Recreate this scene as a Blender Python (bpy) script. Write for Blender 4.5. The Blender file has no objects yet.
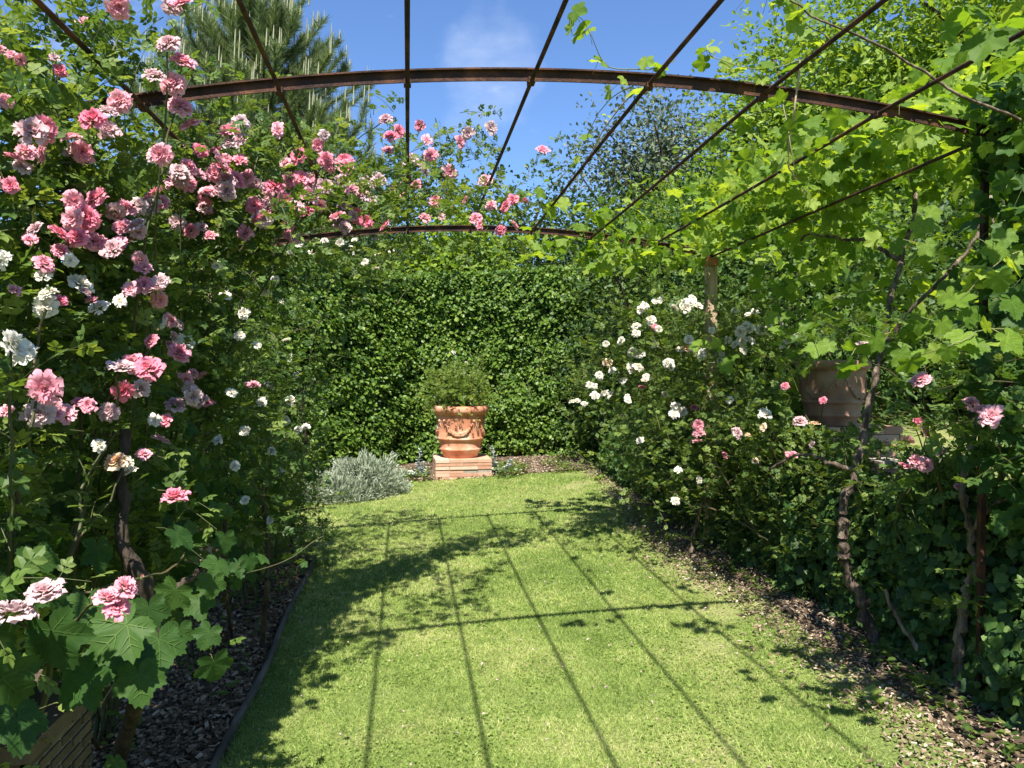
import bpy, math
import numpy as np
from mathutils import Vector, noise

R = math.radians
rng = np.random.default_rng(11)
col = bpy.context.scene.collection
scene = bpy.context.scene

# ------------------------------------------------------------------ camera
FPX = 769.0
CAM = np.array([0.0, 0.0, 1.7])
YAW, PITCH = R(7.7), R(-0.9)
FWD = np.array([math.sin(YAW)*math.cos(PITCH), math.cos(YAW)*math.cos(PITCH), math.sin(PITCH)])
RGT = np.array([math.cos(YAW), -math.sin(YAW), 0.0])
UPV = np.cross(RGT, FWD)
cd = bpy.data.cameras.new('camera'); cam = bpy.data.objects.new('camera', cd); col.objects.link(cam)
cam.location = CAM; cam.rotation_euler = (R(90)+PITCH, 0, -YAW)
cd.sensor_fit = 'HORIZONTAL'; cd.sensor_width = 36; cd.lens = 36*FPX/1024
cd.clip_start = 0.05; cd.clip_end = 2000
scene.camera = cam

def at(u, v, d):
    """survey point: image bearing (u, v) at a depth of d metres"""
    return CAM + d*(FWD + RGT*(u-512)/FPX + UPV*(384-v)/FPX)

TX = 3.12          # line of the retaining wall on the right
def sst(x): x = np.clip(x, 0, 1); return x*x*(3-2*x)
def zg(x, y):
    x = np.asarray(x, float); y = np.asarray(y, float)
    z = 0.05*np.clip(x, -3, 3.1)
    t = y-5
    z = z + 0.0175*(t+np.sqrt(t*t+1.2))*np.where(t > 30, 30/np.maximum(t, 1), 1)
    z = z + 0.72*sst((x-TX)/0.12) + 0.03*np.clip(x-TX, 0, 30)
    return z
def ground(u, v):
    d = 6.0
    for _ in range(40):
        p = at(u, v, d); h = CAM[2]-p[2]
        if h <= 1e-6: break
        d = 0.5*d + 0.5*d*(CAM[2]-float(zg(min(p[0], TX-.05), p[1])))/h
    p = at(u, v, d); p[2] = zg(min(p[0], TX-.05), p[1]); return p

# ------------------------------------------------------------------ tags
def tag(o, label=None, cat=None, group=None, kind=None):
    if label: o['label'] = label
    if cat: o['category'] = cat
    if group: o['group'] = group
    if kind: o['kind'] = kind
    return o
def empty(name, loc, label, cat, group=None):
    o = bpy.data.objects.new(name, None); col.objects.link(o); o.location = [float(c) for c in loc]
    o.empty_display_size = .1
    return tag(o, label, cat, group)

# ------------------------------------------------------------------ mesh tools
class MB:
    """collects numpy geometry, linked as one mesh object"""
    def __init__(s): s.V=[]; s.L=[]; s.T=[]; s.A=[]; s.M=[]; s.n=0
    def add(s, V, loops, tot, rnd=None, mi=0):
        V = np.asarray(V, float).reshape(-1, 3); loops = np.asarray(loops).ravel(); tot = np.asarray(tot).ravel()
        s.V.append(V); s.L.append(loops+s.n); s.T.append(tot); s.n += len(V)
        s.A.append(np.full(len(tot), .5) if rnd is None else np.asarray(rnd, float).ravel())
        s.M.append(np.full(len(tot), mi))
    def box(s, c, size, rz=0.0, rnd=None, mi=0, tilt=0.0):
        c = np.asarray(c, float); h = np.asarray(size, float)/2
        q = np.array([(x, y, z) for x in (-1, 1) for y in (-1, 1) for z in (-1, 1)], float)*h
        ca, sa = math.cos(rz), math.sin(rz)
        if tilt:
            ct, st_ = math.cos(tilt), math.sin(tilt); q = q @ np.array([[1,0,0],[0,ct,-st_],[0,st_,ct]]).T
        q = q @ np.array([[ca, -sa, 0], [sa, ca, 0], [0, 0, 1]]).T + c
        F = [0,1,3,2, 4,6,7,5, 0,4,5,1, 2,3,7,6, 0,2,6,4, 1,5,7,3]
        s.add(q, F, [4]*6, None if rnd is None else [rnd]*6, mi)
    def grid(s, P, rnd=None, close_u=False, mi=0):
        """P (a,b,3) sheet of quads; close_u wraps b"""
        a, b = P.shape[:2]
        I = np.arange(a*b).reshape(a, b)
        if close_u: J = np.roll(I, -1, axis=1); Q = np.stack([I[:-1], J[:-1], J[1:], I[1:]], -1)
        else: Q = np.stack([I[:-1, :-1], I[:-1, 1:], I[1:, 1:], I[1:, :-1]], -1)
        Q = Q.reshape(-1, 4); s.add(P, Q, [4]*len(Q), None if rnd is None else np.full(len(Q), rnd), mi)
    def tubes(s, paths, radii, sides=5, rnd=None, caps=False, mi=0):
        """paths (N,M,3), radii (N,M)"""
        P = np.asarray(paths, float); N, M = P.shape[:2]
        rad = np.broadcast_to(np.asarray(radii, float), (N, M))
        T = np.gradient(P, axis=1); T /= np.linalg.norm(T, axis=2, keepdims=True)+1e-9
        ref = np.where(np.abs(T[:, :1, 2:3]) > .8, np.array([[[1., 0, 0]]]), np.array([[[0, 0, 1.]]]))
        X = np.cross(T, ref); X /= np.linalg.norm(X, axis=2, keepdims=True)+1e-9; Y = np.cross(T, X)
        a = np.arange(sides)*2*np.pi/sides
        ring = P[:, :, None] + rad[:, :, None, None]*(X[:, :, None]*np.cos(a)[None, None, :, None] + Y[:, :, None]*np.sin(a)[None, None, :, None])
        I = np.arange(N*M*sides).reshape(N, M, sides); J = np.roll(I, -1, axis=2)
        Q = np.stack([I[:, :-1], J[:, :-1], J[:, 1:], I[:, 1:]], -1).reshape(N, -1, 4)
        r = np.full(N, .5) if rnd is None else np.broadcast_to(rnd, (N,))
        s.add(ring, Q, np.full(Q.shape[0]*Q.shape[1], 4), np.repeat(r, Q.shape[1]), mi)
    def inst(s, tm, P, Rm, S, rnd=None, mi=0):
        V, lo, to = tm[:3]; N = len(P)
        if N == 0: return
        S = np.asarray(S, float)
        if S.ndim == 1: S = S[:, None]
        W = np.einsum('nij,nvj->nvi', Rm, V[None]*S[:, None, :]) + P[:, None, :]
        L = lo[None]+(np.arange(N)*len(V))[:, None]
        r = rng.random(N) if rnd is None else rnd
        rr_ = np.repeat(r, len(to))
        if len(tm) > 3: rr_ = np.clip(rr_+np.tile(tm[3], N), 0, 1)
        s.add(W, L, np.tile(to, N), rr_, mi)
    def build(s, name, mat, parent=None, smooth=False, loc=None):
        if not s.V: return None
        V = np.concatenate(s.V); L = np.concatenate(s.L).astype(np.int32); T = np.concatenate(s.T).astype(np.int32)
        o0 = np.zeros(3)
        if parent is not None: o0 = np.array(parent_world(parent))
        elif loc is not None: o0 = np.asarray(loc, float)
        me = bpy.data.meshes.new(name)
        me.vertices.add(len(V)); me.vertices.foreach_set('co', (V-o0).astype(np.float32).ravel())
        me.loops.add(len(L)); me.loops.foreach_set('vertex_index', L)
        me.polygons.add(len(T)); st = np.zeros(len(T), np.int32); st[1:] = np.cumsum(T)[:-1]
        me.polygons.foreach_set('loop_start', st)
        me.polygons.foreach_set('material_index', np.concatenate(s.M).astype(np.int32))
        me.polygons.foreach_set('use_smooth', np.full(len(T), bool(smooth)))
        at_ = me.attributes.new('rnd', 'FLOAT', 'FACE'); at_.data.foreach_set('value', np.concatenate(s.A).astype(np.float32))
        me.update(calc_edges=True)
        for m in (mat if isinstance(mat, (list, tuple)) else [mat]): me.materials.append(m)
        o = bpy.data.objects.new(name, me); col.objects.link(o)
        if parent is not None: o.parent = parent
        elif loc is not None: o.location = [float(c) for c in loc]
        return o
def parent_world(p):
    v = Vector(p.location); q = p.parent
    while q is not None: v = v+Vector(q.location); q = q.parent
    return v

def nrm(a): return a/(np.linalg.norm(a, axis=-1, keepdims=True)+1e-9)
def frames(D, Nn):
    """rotation matrices: leaf length along D, face towards Nn"""
    D = nrm(D); X = nrm(np.cross(D, Nn)); Z = np.cross(X, D)
    return np.stack([X, D, Z], -1)
def rdir(n): return nrm(rng.normal(size=(n, 3)))
def tm(V, F):
    return (np.array(V, float), np.array([i for f in F for i in f]), np.array([len(f) for f in F]))
def tm_join(items):
    V=[]; L=[]; T=[]; n=0
    for (v, l, t), M, off, s in items:
        V.append((v*s)@np.asarray(M, float).T+off); L.append(l+n); T.append(t); n += len(v)
    return (np.concatenate(V), np.concatenate(L), np.concatenate(T))

# leaf templates: length 1 along +Y
def oval(w=.32, fold=.10, droop=.12):
    V=[(0,0,0)]; F=[]
    for t, k in ((.33, .92), (.68, .8)):
        z = -droop*t*t
        V += [(-w*k, t, z+fold*k), (0, t, z), (w*k, t, z+fold*k)]
    V.append((0, 1, -droop*1.1))
    F = [(0,2,1),(0,3,2),(1,2,5,4),(2,3,6,5),(4,5,7),(5,6,7)]
    return tm(V, F)
def kite(w=.3, fold=.1):
    return tm([(0,0,0),(-w,.5,fold),(0,1,-.05),(w,.5,fold),(0,.5,0)], [(0,4,2,1),(0,3,2,4)])
def needle(w=.03): return tm([(-w,0,0),(w,0,0),(0,1,0)], [(0,1,2)])
def rotz(a): c, s = math.cos(a), math.sin(a); return [[c,-s,0],[s,c,0],[0,0,1]]
def compound(lf, n=5):
    it = []
    pos = [(.30, 1), (.30, -1), (.58, 1), (.58, -1)]
    for (y, sd) in pos[:n-1]:
        it.append((lf, rotz(-sd*R(58)), np.array([0, y, -.05*y]), .40))
    it.append((lf, rotz(0), np.array([0, .62, -.04]), .46))
    rach = tm([(-.012,0,0),(.012,0,0),(.008,.64,-.03),(-.008,.64,-.03)], [(0,1,2,3)])
    it.append((rach, rotz(0), np.zeros(3), 1.0))
    return tm_join(it)
def palmate(lobes, teeth=0, n=34, cup=.10, veins=False):
    """lobes: (angle deg, length, half width in deg); petiole at origin, tip +Y"""
    V = [(0, .03, 0)]; pts = []
    def zz(a, r): return cup*min(min(abs(a-la) for la, _, _ in lobes)/30.0, 1)*r - .16*r*r
    for i in range(n):
        a = -174+348*i/(n-1); r = .12
        for la, ll, sh in lobes: r = max(r, ll*max(0, 1-(abs(a-la)/sh)**1.35)**.60)
        if teeth: r *= (1, .90, .97, .88)[i % 4] if teeth > 1 else (1.0, .93)[i % 2]
        pts.append((r*math.sin(R(a)), r*math.cos(R(a)), zz(a, r)))
    V += pts; F = [(0, i+2, i+1) for i in range(n-1)]; q = [0.0]*len(F)
    if veins:
        def strip_(a0, r0, a1, r1, w):
            p0 = np.array([r0*math.sin(R(a0)), r0*math.cos(R(a0)), zz(a0, r0)+.004]); p1 = np.array([r1*math.sin(R(a1)), r1*math.cos(R(a1)), zz(a1, r1)+.006])
            d = nrm(p1-p0); sx = np.cross(d, [0, 0, 1.])*w; k = len(V)
            mid = (p0+p1)/2; mid[2] = zz((a0+a1)/2, (r0+r1)/2)+.010
            V.extend([tuple(p0-sx), tuple(p0+sx), tuple(mid+sx*.7), tuple(mid-sx*.7), tuple(p1)]); F.extend([(k, k+1, k+2, k+3), (k+3, k+2, k+4)]); q.extend([.45, .45])
        for la, ll, sh in lobes:
            strip_(la, .02, la, ll*.93, .014)
            for f0, f1 in ((.28, .62), (.5, .80)):
                for sg in (-1, 1): strip_(la, ll*f0, la+sg*sh*.42, ll*f1, .008)
    t = tm(V, F); return t+(np.array(q),) if veins else t
OVAL = oval(); OVALW = oval(.40, .07, .18); KITE = kite(); KITEW = kite(.40, .06); NEED = needle()
ROSE5 = compound(oval(.34, .09, .10)); ROSE5F = compound(kite(.34, .08))
VINE = palmate([(0, .96, 60), (60, .84, 52), (-60, .84, 52), (120, .62, 58), (-120, .62, 58)], 1, 49, .12)
VINEV = palmate([(0, .96, 60), (60, .84, 52), (-60, .84, 52), (120, .62, 58), (-120, .62, 58)], 2, 61, .13, True)
IVY = palmate([(0, .9, 52), (70, .68, 44), (-70, .68, 44), (140, .45, 44), (-140, .45, 44)], 0, 13, .06)

# ------------------------------------------------------------------ materials
def newmat(name):
    m = bpy.data.materials.new(name); m.use_nodes = True
    nt = m.node_tree; nt.nodes.clear()
    return m, nt.nodes, nt.links
def ramp(N, stops):
    r = N.new('ShaderNodeValToRGB'); e = r.color_ramp.elements
    while len(e) < len(stops): e.new(.5)
    for q, (p, c) in zip(e, stops): q.position = p; q.color = (*c, 1)
    return r
def leafmat(name, cols, trans, tfac=.35, rough=.5, spec=.3, wide=3.0):
    m, N, L = newmat(name)
    a = N.new('ShaderNodeAttribute'); a.attribute_name = 'rnd'
    g = N.new('ShaderNodeNewGeometry')
    n = N.new('ShaderNodeTexNoise'); n.inputs['Scale'].default_value = wide; n.inputs['Detail'].default_value = 2
    L.new(g.outputs['Position'], n.inputs['Vector'])
    ad = N.new('ShaderNodeMath'); ad.operation = 'MULTIPLY_ADD'; ad.inputs[1].default_value = .9; ad.inputs[2].default_value = -.45
    L.new(n.outputs['Fac'], ad.inputs[0])
    sm = N.new('ShaderNodeMath'); sm.operation = 'ADD'; sm.use_clamp = True
    L.new(a.outputs['Fac'], sm.inputs[0]); L.new(ad.outputs[0], sm.inputs[1])
    n3 = N.new('ShaderNodeTexNoise'); n3.inputs['Scale'].default_value = 70; n3.inputs['Detail'].default_value = 2; L.new(g.outputs['Position'], n3.inputs['Vector'])
    a3 = N.new('ShaderNodeMath'); a3.operation = 'MULTIPLY_ADD'; a3.inputs[1].default_value = .5; a3.inputs[2].default_value = -.25; L.new(n3.outputs['Fac'], a3.inputs[0])
    s3 = N.new('ShaderNodeMath'); s3.operation = 'ADD'; s3.use_clamp = True; L.new(sm.outputs[0], s3.inputs[0]); L.new(a3.outputs[0], s3.inputs[1])
    k = len(cols); r = ramp(N, [(i/(k-1), c) for i, c in enumerate(cols)]); L.new(s3.outputs[0], r.inputs[0])
    p = N.new('ShaderNodeBsdfPrincipled'); p.inputs['Roughness'].default_value = rough
    p.inputs['Specular IOR Level'].default_value = spec
    L.new(r.outputs[0], p.inputs['Base Color'])
    t = N.new('ShaderNodeBsdfTranslucent')
    mx = N.new('ShaderNodeMix'); mx.data_type = 'RGBA'; mx.blend_type = 'MULTIPLY'; mx.inputs[0].default_value = 1
    L.new(r.outputs[0], mx.inputs[6]); mx.inputs[7].default_value = (*trans, 1); L.new(mx.outputs[2], t.inputs['Color'])
    ms = N.new('ShaderNodeMixShader'); ms.inputs[0].default_value = tfac
    L.new(p.outputs[0], ms.inputs[1]); L.new(t.outputs[0], ms.inputs[2])
    o = N.new('ShaderNodeOutputMaterial'); L.new(ms.outputs[0], o.inputs['Surface'])
    return m
def rockmat(name, cols, scale=8, rough=.85, bump=.4, bscale=40, detail=6, metal=0.0, stretch=None, attr=False):
    m, N, L = newmat(name)
    tc = N.new('ShaderNodeTexCoord'); mp = N.new('ShaderNodeMapping')
    if stretch: mp.inputs['Scale'].default_value = stretch
    L.new(tc.outputs['Object'], mp.inputs['Vector'])
    n = N.new('ShaderNodeTexNoise'); n.inputs['Scale'].default_value = scale; n.inputs['Detail'].default_value = detail
    L.new(mp.outputs[0], n.inputs['Vector'])
    src = n.outputs['Fac']
    if attr:
        a = N.new('ShaderNodeAttribute'); a.attribute_name = 'rnd'
        mm = N.new('ShaderNodeMix'); mm.inputs[0].default_value = .55
        L.new(n.outputs['Fac'], mm.inputs[2]); L.new(a.outputs['Fac'], mm.inputs[3]); src = mm.outputs[0]
    k = len(cols); lo, hi = (.32, .68) if not attr else (.2, .8)
    r = ramp(N, [(lo+(hi-lo)*i/(k-1), c) for i, c in enumerate(cols)]); L.new(src, r.inputs[0])
    p = N.new('ShaderNodeBsdfPrincipled'); p.inputs['Roughness'].default_value = rough; p.inputs['Metallic'].default_value = metal
    p.inputs['Specular IOR Level'].default_value = .3
    L.new(r.outputs[0], p.inputs['Base Color'])
    n2 = N.new('ShaderNodeTexNoise'); n2.inputs['Scale'].default_value = bscale; n2.inputs['Detail'].default_value = 5
    L.new(mp.outputs[0], n2.inputs['Vector'])
    b = N.new('ShaderNodeBump'); b.inputs['Strength'].default_value = bump; b.inputs['Distance'].default_value = .02 if 'bark' in name else .01
    L.new(n2.outputs['Fac'], b.inputs['Height']); L.new(b.outputs[0], p.inputs['Normal'])
    o = N.new('ShaderNodeOutputMaterial'); L.new(p.outputs[0], o.inputs['Surface'])
    return m

YG = (2.3, 2.1, .9)
M = {}
M['rose_leaf'] = leafmat('rose leaf', [(.045,.085,.02),(.075,.13,.028),(.12,.18,.035),(.19,.25,.06)], YG)
M['rose_leaf_pale'] = leafmat('young rose leaf', [(.07,.13,.03),(.12,.19,.04),(.18,.26,.06),(.24,.30,.09)], YG, .4)
M['rose_leaf_dark'] = leafmat('dark rose leaf', [(.035,.075,.018),(.06,.115,.025),(.09,.155,.03),(.15,.21,.05)], YG)
M['vine_leaf'] = leafmat('vine leaf', [(.06,.125,.018),(.10,.18,.022),(.15,.24,.03),(.25,.33,.055)], (2.25,2.1,.65), .44, .55, .2)
M['vine_leaf_dark'] = leafmat('mature vine leaf', [(.028,.07,.016),(.042,.095,.020),(.062,.125,.026),(.11,.18,.04)], (1.9,2.0,.7), .35, .55, .2)
M['ivy'] = leafmat('ivy leaf', [(.018,.048,.012),(.032,.075,.018),(.055,.11,.024),(.10,.17,.04)], YG, .15, .5, .2)
M['hedge'] = leafmat('hedge leaf', [(.05,.10,.018),(.085,.16,.024),(.125,.21,.03),(.18,.26,.045)], YG, .3, .42, .3, 1.2)
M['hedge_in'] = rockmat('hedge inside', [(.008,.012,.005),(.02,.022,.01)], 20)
M['shrub'] = leafmat('shrub leaf', [(.03,.07,.018),(.05,.10,.022),(.08,.14,.03),(.12,.18,.04)], YG, .3, .5, .3, .8)
M['shrub_lime'] = leafmat('lime shrub leaf', [(.08,.15,.02),(.13,.21,.03),(.18,.27,.035),(.24,.32,.05)], YG, .35, .5, .3, .8)
M['shrub_dark'] = leafmat('dark shrub leaf', [(.02,.045,.016),(.035,.07,.02),(.05,.09,.025),(.08,.13,.03)], YG, .2, .5, .3, .8)
M['olive'] = leafmat('olive leaf', [(.05,.08,.045),(.09,.12,.07),(.13,.16,.10),(.2,.22,.15)], (1.5,1.6,1.0), .25)
M['pine'] = leafmat('pine needle', [(.08,.12,.055),(.12,.17,.07),(.17,.22,.09),(.25,.28,.14)], (1.5,1.6,.8), .3, .5, .3, .5)
M['candle'] = leafmat('pine candle', [(.30,.31,.18),(.38,.38,.24)], (1.3,1.3,.9), .2, .6, .2)
M['silver'] = leafmat('silver leaf', [(.22,.27,.18),(.32,.36,.26),(.44,.48,.36)], (1.1,1.2,.9), .15, .8, .15)
M['white_felt'] = leafmat('felted leaf', [(.40,.44,.42),(.52,.56,.54)], (1,1,.95), .15, .85, .1)
M['grass'] = leafmat('grass blade', [(.13,.205,.045),(.22,.315,.07),(.33,.42,.11),(.52,.52,.24)], (1.6,1.6,.8), .3, .6, .2, 1.6)
M['clover'] = leafmat('clover leaf', [(.12,.19,.04),(.19,.27,.06),(.27,.35,.09)], YG, .3, .5, .3)
M['bark'] = rockmat('vine bark', [(.04,.028,.02),(.11,.08,.058),(.27,.21,.155)], 26, .95, 1.0, 90, 6, 0, (1,1,.16))
M['bark_pale'] = rockmat('pale vine bark', [(.07,.05,.035),(.18,.14,.10),(.34,.28,.21)], 26, .95, 1.0, 90, 6, 0, (1,1,.16))
M['bark_dark'] = rockmat('dark bark', [(.025,.018,.014),(.06,.045,.03),(.11,.08,.06)], 14, .9, 1.0, 60, 6, 0, (1,1,.25))
M['cane'] = rockmat('green cane', [(.04,.055,.018),(.07,.075,.028),(.11,.075,.04)], 6, .6, .2)
M['green_stem'] = rockmat('green vine stem', [(.10,.15,.04),(.18,.20,.07),(.26,.20,.10)], 6, .6, .2)
M['straw'] = rockmat('dry cane', [(.28,.20,.11),(.42,.33,.20)], 10, .7, .3)
M['rust'] = rockmat('rusty iron', [(.025,.014,.011),(.06,.028,.018),(.13,.055,.028)], 9, .75, .5, 90, 6, .25)
M['rust_bright'] = rockmat('bright rusty iron', [(.20,.07,.03),(.36,.15,.07)], 12, .85, .4)
M['postwood'] = rockmat('post timber', [(.30,.21,.13),(.42,.31,.20),(.52,.41,.28)], 10, .85, .5, 30, 5, 0, (6,6,.6))
M['edging'] = rockmat('weathered edging', [(.06,.048,.036),(.12,.098,.075),(.20,.165,.13)], 9, .9, .8, 50, 5, 0, (1,.3,1))
M['terracotta'] = rockmat('terracotta', [(.36,.14,.075),(.54,.225,.125),(.60,.29,.18),(.66,.46,.34)], 5, .85, .25, 45)
M['terracotta_dull'] = rockmat('dull terracotta', [(.20,.12,.085),(.34,.19,.13),(.42,.30,.23)], 5, .9, .4, 45)  # darker, duller clay tones than the other pot
M['brick'] = rockmat('brick', [(.42,.22,.14),(.52,.31,.21),(.60,.43,.32)], 10, .9, .6, 70, 6, 0, None, True)
M['mossbrick'] = rockmat('mossy brick', [(.07,.055,.038),(.13,.095,.065),(.19,.15,.10)], 10, .95, .6, 70, 6, 0, None, True)
M['mossmortar'] = rockmat('mossy mortar', [(.14,.13,.08),(.24,.21,.15),(.32,.28,.21)], 20, .95, .8)
M['mortar'] = rockmat('mortar', [(.24,.21,.17),(.36,.32,.26)], 20, .95, .5)
M['stone'] = rockmat('pale stone', [(.30,.25,.19),(.45,.40,.32)], 8, .9, .4)
M['potsoil'] = rockmat('potting soil', [(.03,.02,.014),(.07,.05,.035)], 30, .95, 1)
M['mulch'] = rockmat('wood chip', [(.05,.03,.016),(.14,.085,.048),(.25,.16,.095),(.48,.35,.23)], 30, .9, .3, 60, 4, 0, None, True)
M['litter'] = rockmat('leaf litter', [(.08,.05,.03),(.19,.125,.08),(.32,.24,.16),(.52,.45,.34)], 30, .9, .3, 60, 4, 0, None, True)
M['soil'] = rockmat('bed soil', [(.045,.03,.02),(.085,.058,.038),(.14,.10,.065)], 12, .95, 1.0, 60)

def lawnmat():
    m, N, L = newmat('mown turf')
    g = N.new('ShaderNodeNewGeometry')
    n1 = N.new('ShaderNodeTexNoise'); n1.inputs['Scale'].default_value = 1.3; n1.inputs['Detail'].default_value = 4
    n2 = N.new('ShaderNodeTexNoise'); n2.inputs['Scale'].default_value = 55; n2.inputs['Detail'].default_value = 5
    for n in (n1, n2): L.new(g.outputs['Position'], n.inputs['Vector'])
    r1 = ramp(N, [(.3, (.12,.165,.045)), (.5, (.19,.23,.07)), (.66, (.29,.28,.13))]); L.new(n1.outputs['Fac'], r1.inputs[0])
    r2 = ramp(N, [(.3, (.45,.5,.4)), (.6, (1.1,1.1,1))]); L.new(n2.outputs['Fac'], r2.inputs[0])
    mx = N.new('ShaderNodeMix'); mx.data_type = 'RGBA'; mx.blend_type = 'MULTIPLY'; mx.inputs[0].default_value = 1
    L.new(r1.outputs[0], mx.inputs[6]); L.new(r2.outputs[0], mx.inputs[7])
    p = N.new('ShaderNodeBsdfPrincipled'); p.inputs['Roughness'].default_value = .9; p.inputs['Specular IOR Level'].default_value = .2
    L.new(mx.outputs[2], p.inputs['Base Color'])
    b = N.new('ShaderNodeBump'); b.inputs['Strength'].default_value = .8; b.inputs['Distance'].default_value = .02
    L.new(n2.outputs['Fac'], b.inputs['Height']); L.new(b.outputs[0], p.inputs['Normal'])
    o = N.new('ShaderNodeOutputMaterial'); L.new(p.outputs[0], o.inputs['Surface'])
    return m
M['lawn'] = lawnmat()

def petalmat(name, inner, outer, pale, tf=.3):
    """rnd holds how far out the petal sits; each bloom fades by its own random amount"""
    m, N, L = newmat(name)
    a = N.new('ShaderNodeAttribute'); a.attribute_name = 'rnd'
    r = ramp(N, [(0, inner), (1, outer)]); L.new(a.outputs['Fac'], r.inputs[0])
    oi = N.new('ShaderNodeObjectInfo')
    mx = N.new('ShaderNodeMix'); mx.data_type = 'RGBA'
    pw = N.new('ShaderNodeMath'); pw.operation = 'MULTIPLY'; pw.inputs[1].default_value = .75; L.new(oi.outputs['Random'], pw.inputs[0])
    L.new(pw.outputs[0], mx.inputs[0]); L.new(r.outputs[0], mx.inputs[6]); mx.inputs[7].default_value = (*pale, 1)
    p = N.new('ShaderNodeBsdfPrincipled'); p.inputs['Roughness'].default_value = .6; p.inputs['Specular IOR Level'].default_value = .2
    L.new(mx.outputs[2], p.inputs['Base Color'])
    t = N.new('ShaderNodeBsdfTranslucent'); L.new(mx.outputs[2], t.inputs['Color'])
    ms = N.new('ShaderNodeMixShader'); ms.inputs[0].default_value = tf
    L.new(p.outputs[0], ms.inputs[1]); L.new(t.outputs[0], ms.inputs[2])
    o = N.new('ShaderNodeOutputMaterial'); L.new(ms.outputs[0], o.inputs['Surface'])
    return m
M['pink'] = petalmat('pink petal', (.80,.24,.33), (.84,.38,.46), (.80,.48,.52))
M['rosepink'] = petalmat('deep pink petal', (.76,.14,.24), (.80,.26,.36), (.80,.36,.42))
M['faded'] = petalmat('faded pink petal', (.62,.34,.36), (.66,.44,.46), (.68,.56,.56))
M['white'] = petalmat('white petal', (.84,.76,.60), (.86,.83,.74), (.84,.80,.70))
M['apricot'] = petalmat('apricot petal', (.80,.42,.14), (.86,.66,.45), (.84,.76,.62))
M['calyx'] = M['rose_leaf']

# ------------------------------------------------------------------ rose blooms
def bloom_mesh(name, seed, n=62, mat='pink', openness=1.0, bud=False):
    rs = np.random.default_rng(seed); mb = MB()
    for i in range(n):
        f = (i+.5)/n; th = i*2.39996+rs.normal()*.3
        ph = R(6+(98*openness)*f**.75)+rs.normal()*.12          # polar angle of the petal on the flower's dome
        ln = (.30+.42*f**.8)*(1+rs.normal()*.13); wd = (.13+.15*f)*(1+rs.normal()*.18)
        A, B = 4, 4
        t = np.linspace(0, 1, A)[:, None]; s_ = np.linspace(-1, 1, B)[None]
        w = wd*(.45+.75*t**.8)*np.where(t > .95, .82, 1)
        r0 = .10+.22*f
        aa = ph*.72-.25 + (.25+.75*f)*t**1.6 + 0*s_                     # petals stand up, tips roll outwards
        rad = r0*math.sin(ph) + ln*np.cumsum(np.sin(aa), 0)/A; hz = r0*math.cos(ph) + ln*np.cumsum(np.cos(aa), 0)/A
        cup = .55*w*s_**2*(1-.4*t)
        notch = -.14*ln*(t**3)*((np.abs(s_) < .5)*1.0) if rs.random() < .5 else -.12*ln*t**3*s_**2
        x = w*s_+.03*rs.normal(size=(A, B))*t
        y = rad - cup*np.cos(ph) + notch*np.sin(ph) + .045*rs.normal(size=(A, B))*t
        z = hz + cup*np.sin(ph)*.6 + notch*np.cos(ph) + .05*rs.normal(size=(A, B))*t
        c, s2 = math.cos(th), math.sin(th)
        P = np.stack([x*c-y*s2, x*s2+y*c, z-.25], -1)
        if bud: P[..., :2] *= .42; P[..., 2] *= 1.25
        mb.grid(P, rnd=np.clip(f+rs.normal()*.12, 0, 1))
    # calyx and a stub of stem
    for k in range(5):
        a = k*2*np.pi/5; d = np.array([[math.cos(a)*.8, math.sin(a)*.8, .1 if not bud else .9]])
        mb.inst(OVAL, np.array([[0, 0, -.32]]), frames(d, np.array([[0, 0, 1.]])), [.55], np.array([.5]), 1)
    mb.tubes(np.array([[[0,0,-.20],[.02,0,-.6],[.05,.03,-1.1]]]), np.array([[.13,.05,.04]]), 5, mi=1)
    o = mb.build(name, [M[mat], M['calyx']], None, True)
    me = o.data; bpy.data.objects.remove(o)
    return me
BLOOM = {}
for kd in ('pink', 'rosepink', 'faded', 'white', 'apricot'):
    BLOOM[kd] = [bloom_mesh('rose_bloom', 5+j, (62, 54, 70)[j], kd, (1.0, .85, 1.15)[j]) for j in range(3)]
BUD = {kd: bloom_mesh('rosebud', 40, 12, kd, .25, True) for kd in ('rosepink', 'white', 'apricot')}

SUNV = -np.array([.35, 1.86, -3.0])/np.linalg.norm([.35, 1.86, -3.0])
KEEP = []      # (position, radius): sight lines that stay open in front of each bloom
def put_bloom(parent, p, dia, kd, facing=None, bud=False):
    me = BUD[kd if kd in BUD else 'rosepink'] if bud else BLOOM[kd][int(rng.integers(3))]
    o = bpy.data.objects.new('rosebud' if bud else 'rose_bloom', me); col.objects.link(o)
    o.parent = parent; o.location = Vector([float(c) for c in p])-parent_world(parent)
    if facing is None: facing = np.array([0, 0, 1.])
    tocam = nrm(CAM-p); f = nrm(tocam*(.55+.5*rng.random())+np.array([0, 0, .55])+rng.normal(size=3)*.38)
    q = Vector(f.tolist()).to_track_quat('Z', 'Y'); o.rotation_mode = 'QUATERNION'
    from mathutils import Quaternion
    o.rotation_quaternion = q @ Quaternion((0, 0, 1), rng.random()*6.28)
    s = dia/2; o.scale = (s*(.9+.2*rng.random()), s*(.9+.2*rng.random()), s*(.8+.35*rng.random()))
    KEEP.append((np.asarray(p, float), dia*.5))
    return o
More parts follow.
